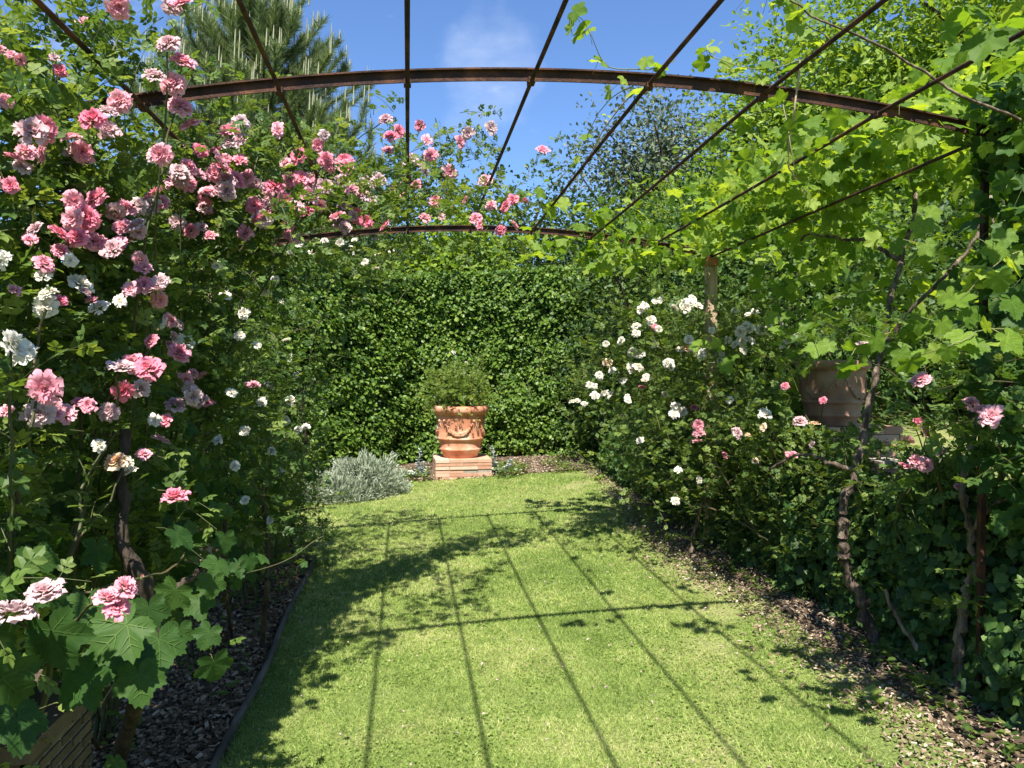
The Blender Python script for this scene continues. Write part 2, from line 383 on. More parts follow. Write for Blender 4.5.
def cull(P, reach=.45, pad=.02):
    """leaves do not grow over the face of a bloom"""
    keep = np.ones(len(P), bool)
    for b, r, *rc_ in KEEP:
        d = nrm(CAM-b); v = P-b; t = v@d
        m = (t > -.01) & (t < (rc_[0] if rc_ else reach))
        q = np.linalg.norm(v-t[:, None]*d, axis=1)
        keep &= ~(m & (q < r+pad))
        if not rc_:
            t = v@SUNV; q = np.linalg.norm(v-t[:, None]*SUNV, axis=1); keep &= ~((t > 0) & (t < (1.3 if b[2] < 1.5 and b[0] < 0 else .35)) & (q < r*(1.5 if b[2] < 1.5 and b[0] < 0 else 1)))
    return keep

# ------------------------------------------------------------------ foliage
def sprays(leafmb, stemmb, B, D, L, K, size, tmpl, sag=.25, up=.8, side=.9, sr=.0022, jit=.35, out=None, hang=0.0, mi=0, rndbias=0.0, seg=4):
    N = len(B)
    if N == 0: return
    D = nrm(D); L = np.broadcast_to(L, (N,)); t = np.linspace(0, 1, seg+1)
    path = B[:, None]+D[:, None]*(L[:, None]*t)[..., None]; path[..., 2] -= (sag*L[:, None]*t**2)
    sk_ = cull(path[:, 2]) & cull(path[:, 4]) if seg >= 4 else np.ones(N, bool)
    if sk_.any(): leafmb.tubes(path[sk_], np.broadcast_to(sr*(1.1-.7*t), (N, seg+1))[sk_], 3, mi=1)
    sd = nrm(np.cross(D, np.array([0, 0, 1.])+rng.normal(size=(N, 3))*.3))
    for k in range(K):
        tk = (k+.6+rng.normal(size=N)*.15)/K; tk = np.clip(tk, .05, 1)
        P = B+D*(L*tk)[:, None]; P[:, 2] -= sag*L*tk**2
        s = 1 if k % 2 else -1
        wtip = 0.15 if k == K-1 else 1
        ld = nrm(D*.7+sd*s*side*wtip+rng.normal(size=(N, 3))*jit+np.array([0, 0, -hang]))
        nn = np.array([0, 0, up])+rng.normal(size=(N, 3))*.45
        if out is not None: nn = nn+out*.9
        sz = size*(.65+.6*rng.random(N))*(1.05-.35*(k/K))
        ok = cull(P+ld*sz[:, None]*.5)
        leafmb.inst(tmpl, P[ok], frames(ld, nn)[ok], sz[ok], np.clip(rng.random(N)[ok]*.75+.12+rndbias+(.14 if k >= K-2 else 0), 0, 1), mi)

def in_ell(n, c, r, shell=.0):
    q = rdir(n)*((shell+(1-shell)*rng.random((n, 1)))**(1/3) if shell == 0 else (shell+(1-shell)*rng.random((n, 1))))
    return q*np.asarray(r)+np.asarray(c), q

def path_smooth(pts, M_=24, wob=0.0, seed=None):
    pts = np.asarray(pts, float); n = len(pts)
    ext = np.vstack([2*pts[0]-pts[1], pts, 2*pts[-1]-pts[-2]]); out = []
    for s in np.linspace(0, n-1-1e-6, M_):
        i = int(s); t = s-i; p0, p1, p2, p3 = ext[i:i+4]
        out.append(.5*((2*p1)+(-p0+p2)*t+(2*p0-5*p1+4*p2-p3)*t*t+(-p0+3*p1-3*p2+p3)*t**3))
    out = np.array(out)
    if wob: 
        w = rng.normal(size=(M_, 3))*wob; w[1:-1] = (w[:-2]+w[1:-1]+w[2:])/3; w[0] = 0; out += w
    return out
def limb(mb, pts, r0, r1, M_=24, wob=0.0, sides=8, knob=0.12):
    P = path_smooth(pts, M_, wob)
    rad = np.linspace(r0, r1, M_)*(1+knob*rng.normal(size=M_))
    mb.tubes(P[None], rad[None], sides, rnd=rng.random()); return P

# ================================================================== SETTING
# ---- ground: one sheet to the horizon
def axis(lo, hi, fine_lo, fine_hi, step):
    f = np.arange(fine_lo, fine_hi, step); a = [fine_lo]; s = step
    while a[-1] > lo: s *= 1.25; a.append(a[-1]-s)
    b = [f[-1]+step]; s = step
    while b[-1] < hi: s *= 1.25; b.append(b[-1]+s)
    return np.array(sorted(set(a[1:]))+list(f)+b)
xs = axis(-400, 400, -6, 8, .10); xs = np.sort(np.unique(np.concatenate([xs, TX+np.array([0,.03,.06,.09,.12])])))
ys = axis(-400, 600, -3, 16, .25)
X, Y = np.meshgrid(xs, ys)
Z = zg(X, Y)-.02
mb = MB(); mb.grid(np.stack([X, Y, Z], -1)); g = mb.build('ground', M['lawn'], None, True, (0,0,0)); tag(g, kind='structure')

def lawn_right(y): return 2.36+.05*np.sin(y*1.7)+.03*np.sin(y*4.1)+np.clip(y-6.2, 0, 9)*.09
def lawn_left(y): return -.80-np.clip(y-7.0, 0, 1.3)*.9-np.clip(y-8.3, 0, 3)*.0+np.clip(y-9.3, 0, 3)*1.0
def strip(name, fl, fr, y0, y1, mat, dz, nx=24, ny=90, bump=.0):
    yy = np.linspace(y0, y1, ny)[:, None]; tt = np.linspace(0, 1, nx)[None]
    XX = fl(yy)*(1-tt)+fr(yy)*tt; YY = yy+0*tt; ZZ = zg(np.minimum(XX, TX-.001), YY)+dz
    if bump: ZZ = ZZ+bump*rng.random(ZZ.shape)*np.minimum(1, np.minimum(tt, 1-tt)*8)
    m_ = MB(); m_.grid(np.stack([XX, YY, ZZ], -1)); o = m_.build(name, mat, None, True, (0,0,0)); return tag(o, kind='structure')
strip('lawn', lawn_left, lawn_right, -2.5, 10.55, M['lawn'], .004)
strip('right_bed', lambda y: lawn_right(y)+.004, lambda y: TX+0*y, -2.5, 12.5, M['soil'], .006, 16, 110, .035)
strip('left_bed', lambda y: -2.2+0*y, lambda y: lawn_left(y)-.045, -2.5, 9.2, M['soil'], .006, 16, 110, .03)
strip('hedge_bed', lambda y: -2.2+0*y, lambda y: 3.0+0*y, 10.554, 13.5, M['soil'], .008, 20, 30, .03)

# ---- edging along the left bed
mb = MB(); yy = np.linspace(1.6, 7.0, 70); xx = lawn_left(yy)-.03+.012*np.sin(yy*3.1)
prof = [(-.014,-.03),(-.016,.030),(.0,.038),(.015,.028),(.014,-.03)]
P = np.zeros((len(yy), 5, 3))
for j, (a, b) in enumerate(prof):
    P[:, j, 0] = xx+a; P[:, j, 1] = yy; P[:, j, 2] = zg(xx, yy)+b+.009*rng.random(len(yy))
mb.grid(P)
tag(mb.build('lawn_edging', M['edging'], None, True, P[0, 2]), 'weathered grey timber edging strip between the lawn and the mulched bed', 'edging')

# ---- lawn grass
def zl(x, y): return zg(np.minimum(x, TX-.02), y)
mb = MB()
def blades(n, y0, y1, h, w, x0=None, x1=None):
    y = y0+(y1-y0)*rng.random(n); a, b = lawn_left(y), lawn_right(y)
    x = a+(b-a+.12)*rng.random(n)-.03
    if x0 is not None: x = x0+(x1-x0)*rng.random(n)
    # worn, thinner turf near the right-hand edge
    pn = np.array([noise.noise((px*2.6, py*2.6, 8.1)) for px, py in zip(x, y)])
    keep = rng.random(n) < np.clip((b-x)/.55+pn*1.5, .06, 1)*np.clip(1.15+pn*1.1, .45, 1)
    x, y = x[keep], y[keep]; n = len(x)
    P = np.stack([x, y, zl(x, y)], 1)
    D = nrm(np.stack([rng.normal(size=n)*.75, rng.normal(size=n)*.75, .55+.6*rng.random(n)], 1))
    bias = np.array([noise.noise((px*1.1, py*1.1, 0.3))*.35+noise.noise((px*11, py*11, 4.3))*.45 for px, py in zip(x, y)])
    rn = np.clip(rng.random(n)*.8+.05+bias, 0, 1)
    S = np.stack([w*(.7+.6*rng.random(n)), h*(.5+rng.random(n)), np.ones(n)], 1)
    mb.inst(tm([(-.5,0,0),(.5,0,0),(.30,.6,.0),(0,1,-.0)], [(0,1,2,3)]), P, frames(D, rdir(n)), S, rn)
blades(150000, 2.6, 5.2, .026, .0042)
blades(90000, 5.2, 8.0, .028, .006)
blades(45000, 8.0, 10.6, .03, .008)
tag(mb.build('grass', M['grass'], None, False, (0,0,0)), 'short mown green grass covering the lawn', 'grass', kind='stuff')
# clover and broad weeds in the turf
mb = MB(); n = 20000; y = 2.6+5.6*rng.random(n)**1.2; x = lawn_left(y)+(lawn_right(y)-lawn_left(y))*rng.random(n)
m_ = np.array([noise.noise((a*1.7, b*1.7, 5)) for a, b in zip(x, y)]) > -.02; x, y = x[m_], y[m_]; n = len(x)
P = np.stack([x, y, zl(x, y)+.010+.012*rng.random(n)], 1)
mb.inst(KITEW, P, frames(nrm(np.stack([rng.normal(size=n), rng.normal(size=n), .25*rng.random(n)], 1)), np.array([0,0,1.])+rng.normal(size=(n,3))*.3), .009+.011*rng.random(n))
tag(mb.build('clover', M['clover'], None, False, (0,0,0)), 'patches of low clover and weeds among the lawn grass', 'clover', kind='stuff')

# ---- wood chips, litter, petals
def flakes(name, n, fx, ybounds, size, mat, label, cat, tilt=.5, tmpl=None):
    y = ybounds[0]+(ybounds[1]-ybounds[0])*rng.random(n); x = fx(y, rng.random(n))
    P = np.stack([x, y, zl(x, y)+.035*rng.random(n)+.012], 1)
    D = nrm(np.stack([rng.normal(size=n), rng.normal(size=n), rng.normal(size=n)*.25], 1))
    m_ = MB(); S = np.stack([size*(.3+.5*rng.random(n)), size*(.6+.9*rng.random(n)), size*np.ones(n)], 1)
    t_ = tmpl or tm([(-.5,0,0),(.5,0,0),(.4,1,0),(-.45,.9,0),(-.5,0,.12),(.5,0,.12),(.4,1,.12),(-.45,.9,.12)],
                    [(4,5,6,7),(0,1,5,4),(1,2,6,5),(2,3,7,6),(3,0,4,7)])
    m_.inst(t_, P, frames(D, np.array([0,0,1.])+rng.normal(size=(n,3))*tilt), S)
    o = m_.build(name, mat, None, False, (0,0,0)); return tag(o, label, cat, kind='stuff')
flakes('wood_chips', 14000, lambda y, r: -1.9+(lawn_left(y)+1.9-.06)*r**.7, (1.8, 7.4), .028, M['mulch'], 'dark wood chip mulch covering the left bed', 'mulch')
flakes('leaf_litter', 16000, lambda y, r: lawn_right(y)-.30+.90*r**.8, (2.4, 10.4), .017, M['litter'], 'dry leaf litter and chips along the right bed', 'leaf litter')
CURL = kite(.45, .25)
flakes('fallen_petals', 420, lambda y, r: -1.4+4.2*r, (2.6, 9), .020, M['faded'], 'scattered fallen rose petals on lawn and beds', 'petals', .4, CURL)
flakes('dry_leaves', 900, lambda y, r: lawn_right(y)-.5+1.1*r, (2.4, 8), .035, M['litter'], 'curled brown dry leaves along the right edge of the lawn', 'dry leaves', .5, CURL)

flakes('hedge_litter', 7000, lambda y, r: -1.9+4.9*r, (10.45, 11.9), .028, M['litter'], 'dry leaf litter along the foot of the hedge', 'leaf litter')
# ---- retaining wall of the terrace (mostly under ivy)
w = empty('retaining_wall', (TX, 5, float(zg(TX-.1, 5))), 'low rough stone retaining wall hidden under dark ivy on the right', 'wall')
mb = MB(); yq = -2.5
rows = 5
for r_ in range(rows):
    yq = -2.5+rng.random()*.2
    while yq < 12:
        ln = .22+.25*rng.random(); h = .165
        mb.box((TX-.06+.02*rng.random(), yq+ln/2, float(zg(TX-.2, yq))+.03+h*(r_+.5)-.04), (.16, ln-.015, h-.012), 0, rnd=rng.random()); yq += ln
mb.build('stonework', M['stone'], w)
mb = MB()
yy = np.linspace(-2.5, 12, 30); P = np.zeros((30, 2, 3)); P[:, :, 1] = yy[:, None]; P[:, :, 0] = TX-.002
P[:, 0, 2] = zg(TX-.2, yy)-.05; P[:, 1, 2] = zg(TX-.2, yy)+.76
mb.grid(P); mb.build('mortar', M['mortar'], w)

# ================================================================== PERGOLA
S_ = .875
h1x = np.array([-1.85,-1.552,-.993,-.5,.2,.639,1.195,1.77,3.03])*S_
h1z = np.array([1.11,1.165,1.273,1.367,1.446,1.455,1.458,1.43,1.28])*S_-.014
h2x = np.array([-1.85,-1.185,.40,1.475,2.28,2.95])*S_
h2z = np.array([1.09,1.203,1.374,1.371,1.30,1.18])*S_
c1 = np.polyfit(h1x, h1z, 2); c2 = np.polyfit(h2x, h2z, 2)
Y1, Y2 = 3.24, 6.48
def roof(x, y):
    a = np.polyval(c1, x); b = np.polyval(c2, x); t = np.clip((np.asarray(y)-Y1)/(Y2-Y1), 0, 1)
    return 1.7+a*(1-t)+b*t
perg = empty('pergola', (.55, Y1, float(zg(.55, Y1))), 'rusty iron arched pergola with long parallel rods spanning the lawn', 'pergola')
XL, XR = -1.62, 2.66
for yh in (0.0, Y1, Y2):
    mb = MB(); x = np.linspace(XL, XR, 60); z = roof(x, yh)
    prof = [(-.004,-.030),(.004,-.030),(.004,.018),(.022,.018),(.022,.026),(-.022,.026),(-.022,.018),(-.004,.018)]
    P = np.zeros((60, 8, 3))
    for j, (dy, dz) in enumerate(prof): P[:, j, 0] = x; P[:, j, 1] = yh+dy; P[:, j, 2] = z+dz*.88
    mb.grid(P, close_u=True); mb.build('hoop', M['rust'], perg)
px_ = [-1.58, -1.04, -.515, 0, .52, 1.035, 1.555, 2.10, 2.64]
for x in px_:
    yy = np.linspace(-.3, Y2+.05, 30); P = np.stack([x+.004*rng.normal(size=30)*0+0*yy, yy, roof(x, yy)-.024+.006*np.sin(yy*1.1+x*3)], 1)
    mb = MB(); mb.tubes(P[None], np.full((1, 30), .0095), 8); mb.build('rod', M['rust'], perg, True)
for yh in (0, Y1, Y2):
    for x in px_: mb = MB(); mb.box((x, yh, float(roof(x, yh))-.028), (.030, .05, .022)); mb.build('clamp', M['rust'], perg)
for yh in (0.0, Y1, Y2):
    for x in (XL+.02, XR-.02):
        zb = float(zg(min(x, TX-.1), yh)); zt = float(roof(x, yh))-.03
        slim = yh < Y2; wd = .026 if slim else .085
        mb = MB(); mb.box((x, yh+.0, (zb+zt-.07)/2), (wd, wd, zt-.07-zb)); po = mb.build('post', M['rust'] if slim else M['postwood'], perg)
        mb = MB(); mb.box((x, yh, zt-.035), (wd+.014, wd+.014, .07)); mb.build('post_cap', M['rust_bright'] if not slim else M['rust'], po)
# trained wire running along the roof
def wire(pts, r, mat, name, label, cat, M_=30):
    mb = MB(); P = path_smooth(pts, M_, 0); mb.tubes(P[None], np.full((1, M_), r), 5)
    return tag(mb.build(name, mat, None, True, P[0]), label, cat)

# ---- brick pier lower left
pier = empty('brick_pier', (-1.21, 2.37, float(zg(-1.2, 2.4))), 'mossy brick pier standing in the shaded bed at the lower left', 'pier')
mb = MB(); z0 = float(zg(-1.2, 2.4))-.02; hh = .036
for c in range(21):
    off = .5*(c % 2)
    for side in range(4):
        for k in range(-1, 4):
            a0 = (k+off)*.14; a1 = a0+.128; a0, a1 = max(a0, 0), min(a1, .42)
            if a1-a0 < .03: continue
            m0 = (a0+a1)/2-.21; ln = a1-a0; j = .003*rng.random()
            c_ = {0: (m0, -.205-j), 1: (m0, .205+j), 2: (-.205-j, m0), 3: (.205+j, m0)}[side]
            sz = (ln, .02, hh-.012) if side < 2 else (.02, ln, hh-.012)
            mb.box((-1.21+c_[0], 2.37+c_[1], z0+hh*(c+.5)), sz, rnd=rng.random())
mb.build('bricks', M['mossbrick'], pier)
mb = MB(); mb.box((-1.21, 2.37, z0+.375), (.420, .420, .75)); mb.build('mortar_core', M['mossmortar'], pier)
mb = MB(); mb.box((-1.21, 2.37, z0+.775), (.46, .46, .045)); mb.build('cap_stone', M['mossbrick'], pier)

# ================================================================== POTS
def lathe(mb, prof, c, n=48, wob=0.0):
    a = np.arange(n)*2*np.pi/n; P = np.zeros((len(prof), n, 3))
    for i, (r, z) in enumerate(prof):
        rr = r*(1+wob*np.sin(3*a)); P[i, :, 0] = c[0]+rr*np.cos(a); P[i, :, 1] = c[1]+rr*np.sin(a); P[i, :, 2] = c[2]+z
    mb.grid(P, close_u=True)
def ball(mb, c, r, n=8):
    th = np.linspace(0.01, np.pi-.01, n//2+2)[:, None]; a = (np.arange(n)*2*np.pi/n)[None]
    P = np.stack([np.sin(th)*np.cos(a), np.sin(th)*np.sin(a), np.cos(th)+0*a], -1)*r+np.asarray(c); mb.grid(P[::-1], close_u=True)
def pot(base, s, mat, label, sw, ang0):
    t = empty('terracotta_pot', base, label, 'flower pot', None)
    mb = MB()
    lathe(mb, [(r*s, z*s) for r, z in [(.0,0),(.235,0),(.245,.012),(.262,.07),(.283,.098),(.296,.105),(.302,.118),(.294,.132),(.290,.140),(.303,.225),(.316,.248),(.330,.256),(.334,.268),(.326,.282),(.318,.29),(.330,.42),(.343,.56),(.350,.60),(.356,.612)]], base)
    mb.build('pot_body', mat, t, True)
    mb = MB(); lathe(mb, [(r*s, z*s) for r, z in [(.356,.612),(.385,.622),(.400,.650),(.402,.680),(.394,.706),(.376,.72),(.352,.722),(.338,.705),(.33,.62)]], base); mb.build('pot_rim', mat, t, True)
    mb = MB(); lathe(mb, [(0.001, .655*s), (.345*s, .65*s)], base); mb.build('soil', M['potsoil'], t)
    for k in range(sw):
        mb = MB(); a0 = ang0+k*2*np.pi/sw; half = R(360/sw*.40)
        for i in range(23):
            q = i/22*2-1; a = a0+q*half; z = .50-.16*(1-q*q); rr = .318+(z-.29)*.097+.004
            rad = (.010+.017*(1-q*q)**.8)*s
            for j in range(1+int((1-q*q) > .45)):
                aa = a+rng.normal()*.012*j; ball(mb, (base[0]+(rr*s)*math.cos(aa), base[1]+(rr*s)*math.sin(aa), base[2]+(z+rng.normal()*.004+(-.02*j))*s), rad*(.8+.4*rng.random()))
        for q in (-1, 1):      # rosette and ribbon where the swag hangs
            a = a0+q*half*1.02; ball(mb, (base[0]+.345*s*math.cos(a), base[1]+.345*s*math.sin(a), base[2]+.52*s), .022*s)
            pts = [[base[0]+(.343-.01*i)*s*math.cos(a+q*.02*i), base[1]+(.343-.01*i)*s*math.sin(a+q*.02*i), base[2]+(.50-.035*i)*s] for i in range(4)]
            mb.tubes(np.array([pts]), np.array([[.009,.012,.011,.005]])*s, 6)
        mb.build('garland', mat, t, True)
    return t
pp = ground(463, 479); D1 = pp.copy()
def plinth(name, c, w, d, courses, hc, mat, label, rz=0.0, long=.30):
    t = empty(name, c, label, 'plinth'); mb = MB()
    for k in range(courses):
        x = -w/2; off = (k % 2)*.5*long
        while x < w/2-.02:
            ln = long if x > -w/2 else long-off if off else long
            ln = min(ln, w/2-x); j = rng.normal(size=2)*.004
            cx, cy = x+ln/2, j[0]; ca, sa = math.cos(rz), math.sin(rz)
            mb.box((c[0]+cx*ca-cy*sa, c[1]+cx*sa+cy*ca, c[2]+hc*(k+.5)), (ln-.006, d+j[1], hc-.007), rz, rnd=rng.random()); x += ln
    mb.build('bricks', M[mat], t)
    mb = MB(); mb.box((c[0], c[1], c[2]+hc*courses/2-.004), (w-.02, d-.03, hc*courses-.012), rz); mb.build('mortar_core', M['mortar'], t)
    return t
pb = pp+np.array([0, .36, 0]); pb[2] = float(zg(pb[0], pb[1]))-.03
plinth('brick_plinth', pb, .78, .72, 6, .048, 'brick', 'low plinth of thin pale bricks under the garlanded pot before the hedge', R(2), .39)
pot((pb[0]-.01, pb[1], pb[2]+.288), 1.0, M['terracotta'], 'large orange terracotta pot with fruit garlands on brick plinth before the hedge', 4, R(-90)-YAW)
POT = np.array([pb[0], pb[1], pb[2]+.288])
q2 = at(832, 425, 6.2); g2 = float(zg(q2[0], q2[1]))
c2_ = np.array([q2[0]+.06, q2[1], g2-.02])
hc2 = max(.04, (q2[2]-g2+.02)/6)
plinth('brick_plinth', c2_, .78, .5, 6, hc2, 'brick', 'brick plinth on the raised terrace under the half hidden brown pot', R(4), .25)
pot((q2[0], q2[1], c2_[2]+hc2*6), .72, M['terracotta_dull'], 'brown terracotta pot half hidden by vines on the right terrace', 4, R(-60))
s2 = at(884, 463, 5.6)
mb = MB(); mb.box(s2, (.24, .22, .05), R(12)); tag(mb.build('stone_slab', M['stone'], None, False, s2), 'pale flat stone slab in front of the terrace brick plinth', 'slab')

# ================================================================== BLOOM LISTS (bearing, size in px, colour)
A_PINK = [(183,60,25),(181,2,21),(118,6,26),(85,22,18),(45,128,30),(26,150,20),(40,153,23),(92,118,28),(108,130,27),(118,100,26),(172,82,25),(190,124,24),(70,136,18),(83,152,22),(157,154,26),
 (75,202,25),(95,196,26),(86,217,27),(60,232,22),(76,236,22),(96,240,23),(34,228,18),(114,214,20),(126,206,20),(155,193,21),(145,202,20),(122,226,19),(136,236,19),(118,244,20),(130,289,18),(143,283,20),(152,284,18),(143,268,18),
 (147,367,28),(131,363,21),(123,391,24),(142,389,21),(176,403,22),(180,352,22),(170,345,12),(195,399,16),(204,401,17),(108,411,20),(45,389,34),(54,411,27),(66,414,24),(6,410,14),(175,495,29),(143,453,15),(161,439,17),(202,375,11),(140,260,18),(115,248,16),
 (45,590,36),(108,596,29),(126,585,24),(117,606,27),(92,300,14),(15,290,14),(88,405,16),(22,165,18),(10,185,16),(45,262,20),(30,240,16),(60,300,14),(160,300,16),(170,320,14),(185,380,16),(165,420,15),(150,340,15),(5,100,16),(20,60,14),(60,70,14),(0,50,13)]
B_PINK = [(229,129,20),(230,143,23),(239,139,21),(189,165,17),(175,182,22),(186,180,20),(176,222,16),(245,233,22),(222,166,17),(236,178,21),(246,176,19),(226,190,22),(214,172,18),(265,191,22),(275,185,19),(255,204,20),(270,206,20),(260,216,20),(285,200,17),(298,155,18),(310,180,18),(302,178,16),(318,145,14),(278,131,12),
 (330,165,18),(345,160,18),(325,186,17),(310,196,18),(305,211,18),(336,216,18),(345,206,16),(288,225,15),(346,166,17),(368,181,20),(380,178,18),(395,186,15),(357,216,20),(366,221,17),(340,221,16),(385,226,15),(205,205,16),(195,230,14),(210,235,14),(200,150,16),(215,150,14),(240,160,15),(290,180,15),(295,212,16),(320,205,14),(372,200,14),(352,190,16)]
C_PINK = [(385,118,13),(390,135,15),(399,131,13),(420,126,15),(427,140,13),(424,167,20),(431,155,15),(460,142,14),(468,133,15),(491,128,14),(543,149,12),(450,172,14),(435,201,14),(450,205,12),(475,217,14),(501,229,12),(515,225,10),(491,205,14),(505,206,13),(512,199,12),(525,201,8),(485,180,14),(405,195,13),(415,185,12),(440,215,12),(388,150,12),(412,158,12),(465,200,10),(480,225,10),(425,218,12),(400,165,11)]
W_LEFT = [(15,345,34),(82,283,27),(97,306,20),(45,305,24),(47,292,20),(4,256,16),(0,262,16),(120,301,16),(162,323,16),(186,341,18),(178,345,14),(115,460,23,'apricot'),(127,463,16),(43,275,16),(20,350,26),(155,420,14),(100,445,14),(130,470,14),(70,260,14)]
W_REAR = [(217,265,10),(244,313,11),(276,279,9),(265,291,10),(290,358,9),(292,400,10),(298,430,9),(306,427,9),(262,402,11),(232,392,11),(290,255,9),(340,243,9),(350,250,10),(380,255,9),(376,268,8),(390,250,8),(225,296,12),(218,440,12),(270,385,10),(245,430,10),(280,300,9),(253,385,15,'pink'),(240,335,10),(285,420,9),(235,465,10),(272,450,9),(297,375,9),(300,245,8),(312,252,8),(325,240,8),(365,262,8),(355,240,8),(257,345,9),(280,470,9),(245,500,9),(286,340,8),(270,520,9)]
R_WHITE = [(640,310,10),(650,320,11),(636,325,11),(675,308,12),(691,302,13),(698,306,11),(636,333,10),(632,352,12),(621,341,11),(606,344,8),(689,340,15),(700,345,13),(680,349,10),(703,355,11),(667,362,12),(671,367,11),(632,368,13),(623,381,10),(595,395,10),(609,395,10),(674,414,14),(683,411,12),(745,325,12),(750,339,14),(741,341,12),(780,322,14),(771,327,12),(789,340,10),(600,378,8),(572,401,8),(728,340,10),(655,345,9),(612,370,9),(590,385,8),(760,330,11),(645,380,8,'apricot'),(686,348,12,'apricot'),(607,362,12,'apricot'),(655,327,9,'rosepink'),(642,387,9,'rosepink'),(694,407,9,'rosepink'),(798,335,9),(712,330,8),(720,360,8),(628,400,9),(665,395,8),(585,405,8),(660,300,8),(735,310,8),(755,312,9)]
R_MIX = [(698,425,11,'pink'),(699,432,12,'pink'),(697,441,10,'pink'),(765,414,14,'white'),(785,385,8,'rosepink'),(792,455,11,'pink'),(763,427,8,'apricot'),(738,432,11,'faded'),(748,435,8,'apricot'),(815,423,9,'apricot'),(800,420,12,'faded'),(858,448,11,'apricot'),(755,460,7,'apricot'),(730,400,8,'white'),(678,470,8,'white'),(676,500,8,'white'),(640,440,8,'white'),(725,455,7,'rosepink'),(823,400,7,'rosepink'),(700,480,7,'white'),(812,445,8,'faded')]
R_PINK = [(920,378,18),(972,402,17),(991,416,28),(984,409,18),(925,433,15),(916,461,16),(927,465,14),(908,440,14),(862,347,15,'faded'),(940,452,11),(905,466,13),(958,486,7),(918,420,8,'rosepink'),(1003,470,9,'faded'),(990,440,12,'faded')]

def lay_blooms(root, lst, kd, dfun, prob_bud=.15, sib=None):
    pts = []
    for e in lst:
        u, v, s = e[:3]; c = e[3] if len(e) > 3 else kd
        if callable(c): c = c(u, v)
        d = dfun(u, v, s); p = at(u, v, d); dia = min(s*d/FPX*(1.10 if d < 3 else 1.2), .11)
        put_bloom(root, p, dia, c); pts.append(p)
        if sib is not None and rng.random() < sib[1]:
            q = p+nrm(rng.normal(size=3)*[1,1,.8])*dia*.75; put_bloom(sib[0], q, dia*(.8+.3*rng.random()), sib[2]() ); sib[3].append(q)
        if rng.random() < prob_bud:
            o = nrm(rng.normal(size=3))*dia*.9+np.array([0, 0, .03]); put_bloom(root, p+o, dia*.5, c, bud=True); KEEP.pop()
    return np.array(pts)
def bankcond(B):
    lim = np.where(B[:, 2] > 2.0, -.95-(B[:, 2]-2.0)*.45, -.95) + .10*np.sin(B[:, 1]*5)*1 + np.clip(B[:, 1]-3.3, 0, 1)*np.clip(B[:, 2]-2, 0, 1)*.4
    lim = lim-.30*np.clip(B[:, 1]-4.8, 0, 2)*np.clip(B[:, 2]-1.0, 0, 1)
    return B[:, 0] < lim
def onbank(u, v, d, x0=0.0):
    """a bloom that would be buried sits on the face of the bank instead"""
    for q in np.arange(1.6, d, .05):
        p = at(u, v, q); 
        if bankcond((p+[x0, 0, 0])[None])[0]: return q-.06
    return d
def mixpink(u, v):
    r = rng.random(); 
    return 'rosepink' if r < .2 else 'faded' if r > .78 else 'pink'

def foliage_around(lm, sm, pts, per, back=(.05, .45), spread=.16, L=.22, K=6, size=.085, tmpl=ROSE5, up=.8, rb=0.0, lim=None, dz=0.0, rise=.5):
    B = np.repeat(pts, per, 0); n = len(B); away = nrm(B-CAM)
    B = B+away*(back[0]+(back[1]-back[0])*rng.random((n, 1)))+rng.normal(size=(n, 3))*spread
    B[:, 2] += dz
    if lim is not None: B = B[lim(B)]
    n = len(B)
    D = nrm(rng.normal(size=(n, 3))*.8+np.array([0, 0, rise])-nrm(B-CAM)*.35)
    sprays(lm, sm, B, D, L*(.6+.8*rng.random(n)), K, size, tmpl, up=up, rndbias=rb)
def fill_box(lm, sm, n, lo, hi, L=.25, K=6, size=.085, tmpl=ROSE5, up=.8, dens=.0, nscale=2.2, bias=(0,0,.4), rb=0.0, cond=None, sag=.25, hang=0.0, jit=.35, sr=.0022):
    lo, hi = np.array(lo, float), np.array(hi, float)
    B = lo+(hi-lo)*rng.random((n, 3))
    if dens > -1:
        k = np.array([noise.noise(Vector((b*nscale).tolist())) for b in B]) > dens; B = B[k]
    if cond is not None: B = B[cond(B)]
    n = len(B); D = nrm(rng.normal(size=(n, 3))*.8+np.array(bias))
    sprays(lm, sm, B, D, L*(.6+.8*rng.random(n)), K, size, tmpl, up=up, rndbias=rb, sag=sag, hang=hang, jit=jit, sr=sr)
def root_at(name, x, y, label, cat, group=None, dz=0):
    return empty(name, (x, y, float(zl(x, y))+dz), label, cat, group)
def canes(mb, base, tips, r0=.012, r1=.004, wob=.03, rise=.4, via=None):
    for t_ in tips:
        b = np.array(base)+np.append(rng.normal(size=2)*.05, 0); m1 = b*.6+t_*.4+np.array([0, 0, rise*rng.random()])+rng.normal(size=3)*.08
        limb(mb, [b, m1, t_] if via is None else [b, np.array([b[0]-.25, b[1], 1.3]), np.array([b[0]-.15+.2*rng.random(), b[1]+.2*rng.normal(), via]), t_*.5+np.array([b[0], b[1], via+.05])*.5, t_], r0, r1, 30, wob*.6, 5)

